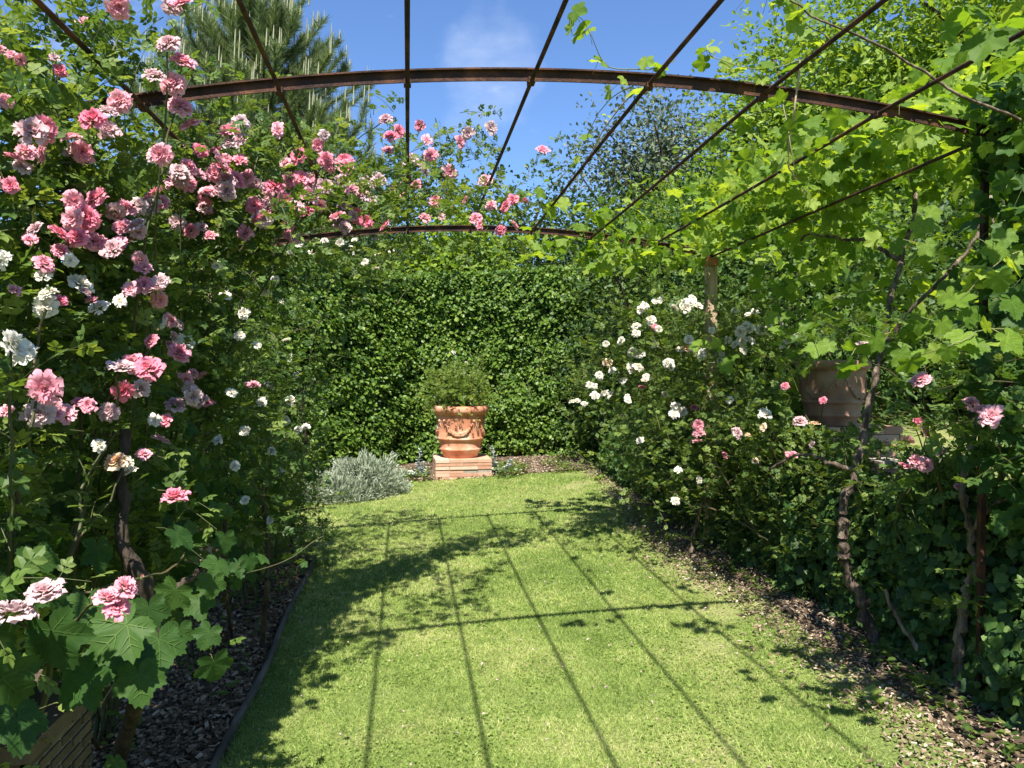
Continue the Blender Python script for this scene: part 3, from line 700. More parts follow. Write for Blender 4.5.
# ================================================================== LEFT BANK
rf = root_at('climbing_rose', -1.42, 3.8, 'older climbing rose with fading greyish pink clusters woven through the left bank', 'rose'); pf = []
fadek = lambda: ('faded', 'faded', 'pink')[int(rng.integers(3))]
ra = root_at('climbing_rose', -1.30, 3.0, 'big pink climbing rose covering the near left side of the pergola', 'rose')
pa = lay_blooms(ra, A_PINK, mixpink, lambda u, v, s: 1.60 if v > 560 else onbank(u, v, np.clip(.082*FPX/s, 1.65, 3.6)), .05, (rf, .5, fadek, pf))
rb_ = root_at('climbing_rose', -1.25, 4.7, 'pink climbing rose trained over the left roof rods behind the front hoop', 'rose')
pb_ = lay_blooms(rb_, B_PINK, mixpink, lambda u, v, s: 3.3+ (u-180)/200*1.2+.3*rng.random(), .1, (rf, .55, fadek, pf))
rc = root_at('climbing_rose', -1.20, 5.8, 'pink climbing rose arching against the sky above the rear hoop', 'rose')
pc = lay_blooms(rc, C_PINK, mixpink, lambda u, v, s: 4.6+(u-385)/150*.8+.3*rng.random())
rw = root_at('climbing_rose', -1.15, 2.2, 'white and cream climbing rose among the pink blooms near left', 'rose')
pw = lay_blooms(rw, W_LEFT, 'white', lambda u, v, s: onbank(u, v, np.clip(.082*FPX/s, 1.7, 3.6)))
for u_ in range(283, 570, 11): KEEP.append((at(u_, 229+(abs(u_-450)/170)**2*14, 6.3), .05, 3.0))
rr = root_at('rambling_rose', -1.15, 6.3, 'small flowered white rambler at the far end of the left bank', 'rose')
pr = lay_blooms(rr, W_REAR, 'white', lambda u, v, s: onbank(u, v, 5.6+.9*rng.random(), -.12) if v > 250 else 6.3, .3)

# rose A
lm, sm = MB(), MB()
foliage_around(lm, sm, pa, 9, size=.085, spread=.13, L=.18, lim=lambda B: B[:, 0] < -.95+.35*np.clip(B[:, 1]-3.2, 0, 1))
fill_box(lm, sm, 1500, (-2.0,1.5,.75), (-.7,3.9,2.6), cond=lambda B: bankcond(B) & (B[:, 2] < 1.5+.75*np.clip(B[:, 1]-1.5, 0, 2)), dens=-.08, rb=.1)
fill_box(lm, sm, 420, (-2.0,-1.0,.5), (-.95,1.5,1.45), cond=bankcond, dens=-.1)
lm.build('foliage', [M['rose_leaf'], M['cane']], ra)

canes(sm, (-1.3,3.0,float(zg(-1.3,3))), pa[::6]+nrm(pa[::6]-CAM)*.1, .012, .003)
sm.build('stems', M['cane'], ra)
lm, sm = MB(), MB()
def topcond(B): return (B[:, 2] > roof(B[:, 0], B[:, 1])-.25)
fill_box(lm, sm, 900, (-2.4,2.7,2.35), (-1.0,4.4,3.5), cond=lambda B: topcond(B) & (B[:, 0] < -1.38+.12*np.clip(B[:,1]-3,0,1.4)-.5*np.clip(B[:,2]-2.75,0,.6)), dens=-.02, size=.08, bias=(.1,-.1,.7), L=.32, rb=.12)
lm.build('young_foliage', [M['rose_leaf_pale'], M['cane']], ra); sm.build('stems', M['cane'], ra)
lm, sm = MB(), MB(); foliage_around(lm, sm, np.array(pf), 5, size=.085, spread=.12, L=.18, lim=lambda B: B[:, 0] < -.92+.9*np.clip(B[:, 1]-3.0, 0, 1)); canes(sm, np.array(rf.location), np.array(pf)[::7], .011, .003)
lm.build('foliage', [M['rose_leaf_dark'], M['cane']], rf); sm.build('stems', M['cane'], rf)
# rose B and C
ROOFP = np.array([at(u, v, d) for u, v, d in ((300,190,3.4),(325,200,3.5),(350,195,3.6),(375,205,3.6),(400,200,3.7),(425,208,3.8),(445,205,3.9),(280,200,3.3),(340,180,3.9),(385,190,4.1),(420,195,4.3),(460,205,4.4),(480,212,4.6))])
for root, pts, per, tmpl, sz in ((rb_, pb_, 11, ROSE5, .075), (rc, pc, 9, ROSE5, .065)):
    lm, sm = MB(), MB(); foliage_around(lm, sm, pts, per, size=sz, spread=.12 if root is rb_ else .10, tmpl=tmpl, back=(.0,.35), dz=-.07, rise=.05, L=.16)
    if root is rb_:
        fill_box(lm, sm, 750, (-2.0,3.6,.6), (-.75,5.4,2.6), cond=bankcond, dens=-.08)
        fill_box(lm, sm, 520, (-1.7,3.6,2.3), (-.55,5.2,2.8), cond=lambda B: np.abs(B[:, 2]-roof(B[:, 0], B[:, 1])+.22) < .2, dens=-.02, size=.08)
    else:
        fill_box(lm, sm, 600, (-2.0,5.2,.5), (-.75,6.7,2.7), cond=bankcond, dens=-.08)
        fill_box(lm, sm, 420, (-1.7,5.0,2.5), (.2,6.3,2.85), cond=lambda B: np.abs(B[:, 2]-roof(B[:, 0], B[:, 1])+.02) < .14, dens=.08, size=.075)
    if root is rb_: foliage_around(lm, sm, ROOFP, 8, size=.075, spread=.10, back=(-.05,.2), dz=-.03, rise=.1, L=.18)
    b = np.array(root.location)
    canes(sm, b, pts[::6], .010, .003, via=2.6)
    lm.build('foliage', [M['rose_leaf'], M['cane']], root); sm.build('stems', M['cane'], root)
# white rose near left
lm, sm = MB(), MB(); foliage_around(lm, sm, pw, 10, size=.085, L=.18, lim=lambda B: B[:, 0] < -.95); fill_box(lm, sm, 620, (-1.7,1.4,.75), (-.88,3.6,1.9), cond=bankcond, rb=.1)
canes(sm, np.array(rw.location), pw[::4], .011, .003); lm.build('foliage', [M['rose_leaf_dark'], M['cane']], rw); sm.build('stems', M['cane'], rw)
# rear rambler
lm, sm = MB(), MB(); foliage_around(lm, sm, pr, 14, size=.065, spread=.17, tmpl=ROSE5F)
fill_box(lm, sm, 3000, (-1.9,5.0,.2), (-.66,7.7,2.6), size=.065, tmpl=ROSE5F, dens=-.1, L=.2, cond=lambda B: B[:, 0] < -.74+.08*np.sin(B[:, 1]*6)-.15*np.clip(B[:,1]-6.8,0,1)-.50*np.clip(B[:,2]-1.0,0,1.4))
canes(sm, np.array(rr.location), pr[::11], .008, .002); lm.build('foliage', [M['rose_leaf_dark'], M['cane']], rr); sm.build('stems', M['cane'], rr)
mb = MB(); g0 = ground(288, 548); limb(mb, [g0, at(292, 520, g0@FWD-.0), at(300, 490, 7.4), at(305, 450, 7.4)+0, at(300, 380, 7.3)], .035, .015, 26, .012)
mb.build('trunk', M['bark_dark'], rr, True)

# ---- vines (left): big leaves low in front
def vine_leaves(lm, sm, P, Nn, size, hang=.5, pet=.07, rb=0.0):
    """single blades on thin stalks"""
    n = len(P); D = nrm(rng.normal(size=(n, 3))*.55+np.array([0, 0, -hang])+Nn*.25)
    nn = nrm(Nn+rng.normal(size=(n, 3))*.40)
    sz = size*(.6+.7*rng.random(n)); ok = cull(P+D*sz[:, None]*.4, pad=.03)
    P, D, nn, sz = P[ok], D[ok], nn[ok], sz[ok]; n = len(P)
    lm.inst(VINE, P, frames(D, nn), np.stack([sz*.72, sz*.72, sz*.72*(.6+1.2*rng.random(n))], 1), np.clip(rng.random(n)*.8+.1+rb, 0, 1))
    st0 = P-D*pet*.5+rng.normal(size=(n, 3))*.015-nn*.05
    lm.tubes(np.stack([st0, (st0+P)/2+nn*.008, P+D*sz[:, None]*.02], 1), np.full((n, 3), .0011), 3, mi=1)
up3 = np.array([0, 0, 1.])
rv = root_at('grapevine', -1.05, 2.75, 'grapevine with very large lobed leaves low at the near left', 'grapevine')
lm, sm = MB(), MB()
near = [(110,640,1.95,.17),(60,650,1.75,.16),(95,620,2.0,.15),(160,655,2.1,.15),(30,610,1.7,.14),(125,660,2.05,.16),(15,690,1.65,.15),(75,690,1.8,.15),(215,672,2.15,.11),(205,640,2.3,.09),(212,590,2.35,.09),(240,570,2.6,.085),(170,600,2.3,.12),(150,620,2.2,.12),(185,540,2.5,.11),(20,735,1.55,.12),(55,600,1.9,.12),(0,650,1.6,.16),(140,690,2.0,.13),(100,560,2.2,.12),(250,565,2.6,.07),(225,545,2.7,.09),(215,570,2.5,.10),(265,560,2.7,.06),(305,565,2.95,.035),(40,570,1.95,.12),(200,610,2.4,.10),(178,640,2.3,.10),(5,600,1.6,.13)]
P = np.array([at(u, v, d) for u, v, d, s in near]); sz = np.array([s for *_, s in near]); n = len(P)
D = nrm(np.stack([rng.normal(size=n)*.35+.15, rng.normal(size=n)*.3-.2, -.75+rng.normal(size=n)*.15], 1))
nn = nrm(np.array([.35, -.55, .75])+rng.normal(size=(n, 3))*.28)
P = P-D*sz[:, None]*.3; k = cull(P+D*sz[:, None]*.4, .5, .055); P, D, nn, sz = P[k], D[k], nn[k], sz[k]; n = len(P)
lm.inst(VINEV, P, frames(D, nn), np.stack([sz*.72, sz*.72, sz*.9], 1), rng.random(n)*.45+.05)
st0 = P-D*.03-nn*.07+rng.normal(size=(n, 3))*.015; lm.tubes(np.stack([st0, (st0+P)/2-D*.012, P], 1), np.full((n, 3), .0014), 4, mi=1)
def vfill(lm, sm, n, lo, hi, size, cond=None, dens=-.05, nrmv=(0,-.2,.9), hang=.5, rb=0.0, ns=1.8):
    lo, hi = np.array(lo, float), np.array(hi, float); B = lo+(hi-lo)*rng.random((n, 3))
    k = np.array([noise.noise(Vector((b*ns).tolist())) for b in B]) > dens; B = B[k]
    if cond is not None: B = B[cond(B)]
    vine_leaves(lm, sm, B, nrm(np.array(nrmv)+rng.normal(size=(len(B), 3))*.3), size, hang, rb=rb)
vfill(lm, sm, 520, (-1.7,1.5,.55), (-.95,3.6,1.2), .12, nrmv=(.4,-.3,.8))
vfill(lm, sm, 620, (-1.5,2.6,.45), (-.90,5.2,1.35), .095, nrmv=(.4,-.3,.8), dens=-.1)
vfill(lm, sm, 1100, (-1.5,3.2,.7), (-.74,6.8,2.4), .085, nrmv=(.3,-.4,.75), dens=.0, rb=.35, cond=lambda B: B[:, 0] < -.74-.30*np.clip(B[:,2]-1.0,0,2)-.3*np.clip(B[:,1]-5,0,2)*np.clip(B[:,2]-1,0,1))
tw = limb(sm, [at(185,560,2.6), at(225,575,2.7), at(275,565,2.85), at(325,535,3.0)], .003, .0015, 20, .004, 5)
limb(sm, [at(40,600,2.1), at(95,590,2.2), at(150,575,2.4), at(185,560,2.6)], .004, .003, 20, .01, 5)
lm.build('foliage', [M['vine_leaf_dark'], M['cane']], rv, True); sm.build('stems', M['cane'], rv)
mb = MB(); gb = ground(112, 775)
limb(mb, [gb, at(140,700,2.55), at(150,640,2.5), at(142,580,2.5), at(120,520,2.5), at(130,430,2.6)], .034, .016, 34, .012)
limb(mb, [at(146,610,2.5), at(175,585,2.7), at(215,560,2.9)], .016, .008, 20, .012)
mb.build('trunk', M['bark_dark'], rv, True)
for (lab, u, v, pts, r0) in (('slim dark stem rising from the mulch behind the near left vine', 262, 652, [(264,600,4.4),(268,560,4.4),(262,480,4.3)], .016),
                             ('thin dark stem in the mulched bed beside the timber edging', 232, 640, [(225,600,4.1),(222,560,4.0),(228,500,4.0)], .013)):
    gg = ground(u, v); o = empty('vine_stem', gg, lab, 'stem'); mb = MB()
    limb(mb, [gg]+[at(a, b, c) for a, b, c in pts], r0, r0*.6, 20, .01, 6); mb.build('bark', M['bark_dark'], o, True)

# ================================================================== RIGHT BANK
# blooms first, so that leaves leave them clear
rW = root_at('rambling_rose', 2.78, 6.7, 'white flowered rambler bush wrapped around the far right wooden post', 'rose')
pW = lay_blooms(rW, [(a_[0], a_[1], a_[2]*.86)+tuple(a_[3:]) for a_ in R_WHITE], 'white', lambda u, v, s: 6.2+.5*rng.random(), .2, (rW, .5, lambda: 'white', []))
rM = root_at('rose_bush', 2.85, 5.4, 'low rose bush with few pink, apricot and cream flowers on the right bed', 'rose')
pM = lay_blooms(rM, R_MIX, 'white', lambda u, v, s: 5.0+.4*rng.random() if u > 730 else 5.9, .3)
rP = root_at('rose_bush', 3.0, 3.9, 'pink rose bush in the ivy at the right edge', 'rose')
pP = lay_blooms(rP, R_PINK, 'pink', lambda u, v, s: np.clip(.075*FPX/s, 2.9, 3.8), .3)
for k_ in range(12): KEEP.append((at(570+k_*12, 233+.145*k_*k_+.1*k_, 6.35), .045, 2.6))
for k_ in range(6): KEEP.append((at(712, 264+k_*12, 6.5), .05, 2.2))
for u_, v_, d_, r_ in ((832,398,6.1,.20),(812,400,6.1,.14),(852,400,6.1,.12),(884,432,5.9,.07),(884,462,5.5,.08),(900,398,9,.28),(930,400,9,.28),(955,398,9,.22)): KEEP.append((at(u_, v_, d_), r_, 2.6 if d_ < 7 else 6.0))
hedge_like = lambda B: (B[:, 0] > 2.38)
lm, sm = MB(), MB(); foliage_around(lm, sm, pW, 16, size=.07, tmpl=ROSE5F, spread=.17, back=(.0,.45), lim=lambda B: B[:, 0] > .9)
def wcond(B):   # domed towards the lawn end, sinking forward
    return (B[:, 0] > 2.05+.5*np.clip((B[:, 2]-.9), -1, 1)**2) & (B[:, 2] < 2.35-.9*np.clip(7.0-B[:, 1], 0, 3)*.35)
fill_box(lm, sm, 2600, (2.05,5.9,.25), (3.6,8.2,2.3), size=.07, tmpl=ROSE5F, dens=-.12, L=.22, cond=wcond)
canes(sm, np.array(rW.location), pW[::5], .012, .003); lm.build('foliage', [M['rose_leaf'], M['cane']], rW); sm.build('stems', M['cane'], rW)
lm, sm = MB(), MB(); foliage_around(lm, sm, pM, 14, size=.07, tmpl=ROSE5, spread=.15, back=(.0,.4))
fill_box(lm, sm, 1900, (2.45,4.2,.22), (3.5,6.3,1.45), size=.07, tmpl=ROSE5, dens=-.15, L=.22, cond=lambda B: (B[:, 0] > 2.5+.25*np.abs(B[:, 2]-.8)) & (B[:, 2] < 1.5-.25*np.clip(5.2-B[:, 1], 0, 1)) & ~((B[:,0] > 3.0) & (B[:,2] > 1.3)))
canes(sm, np.array(rM.location), pM[::3], .010, .003); lm.build('foliage', [M['rose_leaf'], M['cane']], rM); sm.build('stems', M['cane'], rM)
lm, sm = MB(), MB(); foliage_around(lm, sm, pP, 14, size=.085, spread=.13, back=(.0,.3))
fill_box(lm, sm, 520, (2.65,2.8,.5), (3.4,4.3,1.45), size=.085, dens=-.05, cond=lambda B: B[:, 2] < 1.45-.1*rng.random(len(B)))
canes(sm, np.array(rP.location), pP[::2], .011, .003); lm.build('foliage', [M['rose_leaf_dark'], M['cane']], rP); sm.build('stems', M['cane'], rP)

# ivy over the wall and the foot of the bank
iv = root_at('ivy', TX-.15, 4.2, 'dense dark green ivy clothing the bank on the right', 'ivy')
lm, sm = MB(), MB()
n = 22000; y = 1.6+9.0*rng.random(n)**1.25; z = rng.random(n)
bulge = np.array([noise.noise((a*1.5, b*2.2, 9.)) for a, b in zip(y, z)])
x = TX-.12-.20*(1-z)**.5-.22*np.abs(bulge)-.16*rng.random(n)
P = np.stack([x, y, zl(x, y)+.03+z*(.90+.25*bulge)], 1)
ok = cull(P, .3); P = P[ok]; n = len(P)
D = nrm(np.stack([-.35+rng.normal(size=n)*.35, rng.normal(size=n)*.55, -.75+rng.normal(size=n)*.35], 1))
lm.inst(IVY, P, frames(D, nrm(np.array([-.75,-.35,.55])+rng.normal(size=(n, 3))*.40)), .046*(.5+.9*rng.random(n)))
n = 2500; y = 1.6+9*rng.random(n); x = TX+.6*rng.random(n); P = np.stack([x, y, zg(TX+.3, y)+.02+.16*rng.random(n)], 1)
lm.inst(IVY, P, frames(nrm(rng.normal(size=(n, 3))*[1, 1, .3]), up3+rng.normal(size=(n, 3))*.4), .05*(.5+.9*rng.random(n)))
lm.build('foliage', [M['ivy'], M['green_stem']], iv, True)
for k in range(26):
    y = 2.4+7*rng.random(); b = np.array([TX-.25-.1*rng.random(), y, float(zl(TX-.3, y))]); limb(sm, [b, b+[.06, .15*rng.normal(), .4], b+[.1, .3*rng.normal(), .85]], .006, .003, 12, .01, 5)
sm.build('stems', M['bark_dark'], iv)

# right grapevines
rG = root_at('grapevine', 2.75, 4.3, 'gnarled grapevine climbing the right side and roofing the pergola', 'grapevine')
g1 = ground(880, 650); dd = float((g1-CAM)@FWD)
tr = MB()
top = limb(tr, [g1, at(862,605,dd), at(845,560,dd), at(843,510,dd), at(856,470,dd+.05), at(866,420,dd+.1), at(884,340,dd+.2), at(900,260,dd+.5), at(915,200,dd+.7), at(905,150,dd+.8)], .034, .010, 90, .014, 9, .2)
limb(tr, [at(862,470,dd), at(835,465,dd+.1), at(800,455,dd+.3), at(770,470,dd+.5)], .014, .008, 24, .015)
limb(tr, [at(900,260,dd+.5), at(860,240,dd+.7), at(800,235,dd+1.0)], .016, .008, 24, .015)
limb(tr, [at(884,340,dd+.2), at(930,290,dd), at(975,240,dd), at(985,190,dd)], .014, .008, 30, .015)
tr.build('trunk', M['bark'], rG, True)
lm, sm = MB(), MB()
# roof foliage: above and through the rods on the right
def rg_roof(B): 
    edge = 2.15-.0*np.clip(B[:, 1]-4, 0, 3)-.35*np.clip(B[:,1]-4.6,0,2)
    return (B[:, 0] > edge)
vfill(lm, sm, 2500, (1.5,4.1,2.66), (4.2,7.4,3.7), .105, cond=lambda B: rg_roof(B) & (B[:, 2] > roof(B[:,0],B[:,1])-.35) & (B[:, 2] < roof(np.minimum(B[:,0],2.6),B[:,1])+.15+.55*np.clip(B[:,0]-1.9,0,1.6)), dens=-.05, rb=.15, hang=.35)
vfill(lm, sm, 2600, (2.4,2.5,1.3), (3.9,6.2,3.2), .11, cond=lambda B: B[:, 0] > 2.62-.35*np.clip(B[:,2]-2,0,1)+.2*np.clip(B[:,1]-4,0,2)*0, dens=-.02, nrmv=(-.25,-.45,.75), hang=.55)
vfill(lm, sm, 1500, (2.45,2.0,2.35), (4.0,4.9,3.35), .11, dens=-.1, rb=.1, hang=.3, cond=lambda B: B[:, 0] > 2.75-.3*rng.random(len(B)))
vfill(lm, sm, 1300, (1.75,3.2,2.5), (3.1,5.4,3.4), .10, dens=.0, rb=.2, hang=.3, cond=lambda B: (B[:,2] > roof(B[:,0],B[:,1])-.15) & (B[:,2] < roof(B[:,0],B[:,1])+.12+.4*np.clip(B[:,0]-2.0,0,1)) & (rng.random(len(B)) < .25+.75*(B[:,0]-1.75)/.7))
vfill(lm, sm, 1900, (1.75,-.6,2.5), (3.2,2.35,3.2), .11, dens=-.05, rb=.1, hang=.3, cond=lambda B: (B[:,2] > roof(B[:,0],B[:,1])-.15) & (rng.random(len(B)) < .15+.85*(B[:,0]-1.75)/.7))
# light fringe in front of the rear hoop
vfill(lm, sm, 700, (1.0,5.4,2.62), (2.7,7.2,2.95), .10, cond=lambda B: (np.abs(B[:,2]-roof(B[:,0],B[:,1])) < .3), dens=.02, rb=.15, hang=.4)
# individual sprigs seen against the sky
def sprig(pts, leaves, sz, r=.003):
    P = path_smooth(pts, 24, .004); lm.tubes(P[None], np.linspace(r, r*.4, 24)[None], 5, mi=1)
    idx = np.linspace(2, 23, leaves).astype(int); B = P[idx]; n = len(B)
    vine_leaves(lm, sm, B+rng.normal(size=(n, 3))*.025, nrm(np.array([-.1,-.7,.6])+rng.normal(size=(n, 3))*.35), sz, .35, .03, .2)
sprig([at(668,66,3.25), at(640,68,3.15), at(605,66,3.1), at(592,35,3.0), at(575,12,3.0)], 10, .085)
sprig([at(640,80,3.4), at(600,110,4.2), at(575,160,4.9), at(545,190,5.3), at(520,200,5.5)], 10, .09)
sprig([at(800,60,3.3), at(760,70,3.3), at(720,60,3.3), at(705,50,3.3)], 12, .07)
sprig([at(790,100,3.5), at(740,120,3.8), at(710,130,4.0)], 10, .08)
sprig([at(830,40,3.0), at(800,20,2.9), at(775,0,2.9), at(760,-20,2.9)], 12, .08)
sprig([at(780,90,3.2), at(792,150,3.1), at(800,190,3.2), at(815,200,3.3)], 6, .08)
sprig([at(900,330,4.0), at(860,345,3.3), at(845,372,2.7)], 3, .12)
sprig([at(1030,250,2.8), at(1000,260,2.6), at(960,300,2.6)], 6, .09)
sprig([at(1030,330,2.6), at(990,330,2.5), at(950,345,2.5), at(905,360,2.6)], 6, .09)
sprig([at(720,350,6.0), at(700,345,5.6), at(720,330,5.4)], 5, .11)
# hand placed large leaves of the foreground right
big = [(847,372,2.75,.13),(815,352,3.0,.10),(825,348,2.9,.09),(880,345,2.9,.12),(905,362,2.8,.12),(925,358,2.75,.12),(995,255,2.6,.12),(1000,285,2.5,.12),(985,280,2.6,.10),(960,340,2.5,.13),(970,320,2.6,.11),(1015,345,2.4,.13),(830,180,3.4,.10),(920,230,2.9,.11),(930,250,2.8,.10),(1005,240,2.5,.1),(1015,310,2.5,.13),(945,330,2.6,.1),(728,368,4.2,.12),(935,215,3,.1),(950,300,2.7,.1),(975,350,2.5,.12)]
P = np.array([at(u, v, d) for u, v, d, s in big]); sz = np.array([s for *_, s in big])*.80; n = len(P)
D = nrm(np.stack([rng.normal(size=n)*.4, rng.normal(size=n)*.3-.3, -.65+rng.normal(size=n)*.2], 1)); P = P-D*sz[:, None]*.3
lm.inst(VINEV, P, frames(D, nrm(np.array([-.25,-.75,.6])+rng.normal(size=(n, 3))*.22)), np.stack([sz*.72]*3, 1), rng.random(n)*.5+.15)
st0 = P-D*.03+rng.normal(size=(n, 3))*.02-np.array([0,-.08,0]); lm.tubes(np.stack([st0, (st0+P)/2, P], 1), np.full((n, 3), .0014), 4, mi=1)
lm.build('foliage', [M['vine_leaf'], M['green_stem']], rG, True); sm.build('stems', M['green_stem'], rG)

rH = root_at('grapevine', 2.95, 3.5, 'second grapevine with a pale twisting trunk at the right edge', 'grapevine')
g3 = ground(960, 695); d3 = float((g3-CAM)@FWD)
tr = MB(); limb(tr, [g3, at(957,650,d3), at(962,600,d3), at(976,560,d3), at(968,520,d3), at(965,470,d3+.05), at(985,380,d3+.2), at(1000,280,d3+.5), at(990,200,d3+.7)], .026, .009, 90, .013, 9, .2)
limb(tr, [at(972,530,d3), at(990,508,d3-.1), at(1030,490,d3-.3)], .012, .009, 20, .006)
tr.build('trunk', M['bark_pale'], rH, True)
lm, sm = MB(), MB(); vfill(lm, sm, 800, (2.5,1.6,1.25), (3.7,3.6,2.9), .12, dens=-.05, nrmv=(-.3,-.3,.8), hang=.55, cond=lambda B: B[:,0] > 2.72-.2*np.clip(B[:,2]-2,0,1))
vfill(lm, sm, 420, (2.50,2.9,.95), (2.85,3.22,2.95), .10, dens=-1, nrmv=(-.3,-.5,.7), hang=.5)
lm.build('foliage', [M['vine_leaf_dark'], M['green_stem']], rH, True); sm.build('stems', M['cane'], rH)
for (nm, lab, u, v, pts, r0, mt) in (
    ('vine_stem', 'pale forked dead stem leaning out of the ivy at the right', 935, 672, [(915,645,4.3),(900,622,4.35),(884,590,4.4)], .016, 'bark_pale'),
    ('vine_stem', 'slanting brown stem at the foot of the white rambler', 690, 556, [(696,525,6.6),(706,500,6.5),(735,478,6.4)], .022, 'bark'),
    ('vine_stem', 'upright brown stem in the low rose bush', 790, 568, [(776,535,5.9),(770,505,5.8),(771,470,5.8)], .020, 'bark'),
    ('vine_stem', 'short brown stem leaning in the corner beside the pale vine trunk', 985, 705, [(1000,680,3.6),(1020,650,3.7)], .018, 'bark')):
    gg = ground(u, v); d0 = float((gg-CAM)@FWD); k = d0/pts[0][2]
    o = empty(nm, gg, lab, 'stem'); mb = MB(); limb(mb, [gg]+[at(a, b, c*k) for a, b, c in pts], r0, r0*.55, 24, .008, 7); mb.build('bark', M[mt], o, True)

# long bare canes over the roof
def cane_thing(pts, r, mat, label, M_=40):
    mb = MB(); P = path_smooth(pts, M_, .004); mb.tubes(P[None], np.linspace(r, r*.5, M_)[None], 5)
    return tag(mb.build('bare_cane', M[mat], None, True, P[0]), label, 'cane')
cane_thing([at(1020,120,3.2), at(960,95,3.1), at(920,70,3.1), at(870,40,3.0), at(820,20,2.9), at(790,0,2.8)], .007, 'bark', 'long brown cane crossing the roof rods at the upper right')
cane_thing([at(800,60,3.1), at(795,110,3.1), at(788,160,3.2), at(800,185,3.3), at(815,200,3.4)], .005, 'straw', 'straw coloured cane hanging from the front hoop among the vine')
cane_thing([at(700,90,3.4), at(650,84,3.6), at(610,120,4.2), at(585,165,4.9), at(572,185,5.3)], .005, 'straw', 'pale bent cane arching from the front hoop to the fourth rod')

# ================================================================== HEDGE
hd = empty('hedge', (.3, 11.9, float(zg(.3, 11.9))), 'tall clipped green hedge closing the garden behind the terracotta pot', 'hedge')
def hp(u, d): p = at(u, 372, d); return p[:2]
line = [hp(225, 9.2), hp(300, 10.4), hp(415, 12.1), hp(500, 12.25), hp(615, 11.9), hp(660, 11.7)]
line = np.array(line); HT = 3.22
lm, cm, sm = MB(), MB(), MB()
seglen = np.linalg.norm(np.diff(line, axis=0), axis=1)
def hedge_pt(s):   # s along
    cum = np.concatenate([[0], np.cumsum(seglen)]); i = np.clip(np.searchsorted(cum, s, side='right')-1, 0, len(seglen)-1); t = (s-cum[i])/seglen[i]
    p = line[i]+(line[i+1]-line[i])*t[:, None]; d = (line[i+1]-line[i])/seglen[i][:, None]
    return p, np.stack([d[:, 1], -d[:, 0]], 1)       # outward normal to the lawn
tot = seglen.sum()
n = 62000; s_ = rng.random(n)*tot; z = rng.random(n)**.95
p, nv = hedge_pt(s_)
bul = np.array([noise.noise((a*.9, b*1.4, 3.)) for a, b in zip(s_, z*3)]); bul2 = np.array([noise.noise((a*3.5, b*3.5*3, 7.)) for a, b in zip(s_, z)])
offs = .16*bul+.08*bul2+.10*rng.random(n)**2-.12*rng.random(n)**2
hgt = HT+.05*np.sin(s_*1.3)+.04*bul2+.05*(s_ > 3.6)
thin = (bul2 < -.28) & (rng.random(n) < .55)
base = zg(p[:, 0], p[:, 1])
P = np.stack([p[:, 0]+nv[:, 0]*offs, p[:, 1]+nv[:, 1]*offs, base+.05+z*(hgt-base)], 1)[~thin]; nv_, n = nv[~thin], (~thin).sum()
N3 = np.concatenate([nv_, np.zeros((n, 1))], 1)
D = nrm(N3*.35+rng.normal(size=(n, 3))*[.55,.55,.4]+np.array([0,0,-.45]))
lm.inst(KITEW, P, frames(D, nrm(N3*.8+up3*.55+rng.normal(size=(n, 3))*.42)), .062*(.6+.75*rng.random(n)))
n = 14000; s_ = rng.random(n)*tot; p, nv = hedge_pt(s_); dpt = rng.random(n)*.9
P = np.stack([p[:, 0]-nv[:, 0]*dpt, p[:, 1]-nv[:, 1]*dpt, HT+.05*np.sin(s_*1.3)+.05*(s_ > 3.6)+.05*rng.random(n)**2-.03], 1)
lm.inst(KITEW, P, frames(nrm(rng.normal(size=(n, 3))+up3*.3), up3+rng.normal(size=(n, 3))*.5), .062*(.6+.7*rng.random(n)))
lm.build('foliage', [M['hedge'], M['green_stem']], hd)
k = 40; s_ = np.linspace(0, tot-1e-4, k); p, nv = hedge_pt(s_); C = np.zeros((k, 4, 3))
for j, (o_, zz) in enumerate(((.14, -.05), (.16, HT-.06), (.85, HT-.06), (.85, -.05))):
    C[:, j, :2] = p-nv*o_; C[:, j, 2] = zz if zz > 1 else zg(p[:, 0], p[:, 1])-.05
cm.grid(C); cm.build('dark_core', M['hedge_in'], hd)  # added solid core, blocks the view through; inner shade put into its dark colour

# ================================================================== SMALL PLANTS BY THE POT
pl = empty('potted_shrub', (POT[0], POT[1], POT[2]+.65), 'bushy green shrub growing in the orange terracotta pot', 'shrub')
lm, sm = MB(), MB(); n = 560; P, q = in_ell(n, (POT[0]-.02, POT[1], POT[2]+.95), (.50,.42,.36), .25)
P += q*np.array([noise.noise(Vector((a*2.2).tolist())) for a in q])[:, None]*.35
sprays(lm, sm, P, q+np.array([0,0,.6]), .15, 5, .062, ROSE5F, sag=.2)
for k in range(9):
    t_ = np.array([POT[0], POT[1], POT[2]+.64]); a = rng.random()*6.28; limb(sm, [t_+[.05*math.cos(a), .05*math.sin(a), 0], t_+[.2*math.cos(a), .2*math.sin(a), .25], t_+[.3*math.cos(a), .3*math.sin(a), .5]], .008, .003, 12, .01, 5)
lm.build('foliage', [M['rose_leaf_pale'], M['cane']], pl); sm.build('stems', M['cane'], pl)
for u, v in ((454,340),(466,351)): 
    put_bloom(pl, at(u, v+12, float((POT-CAM)@FWD)-.1), .07, 'white')

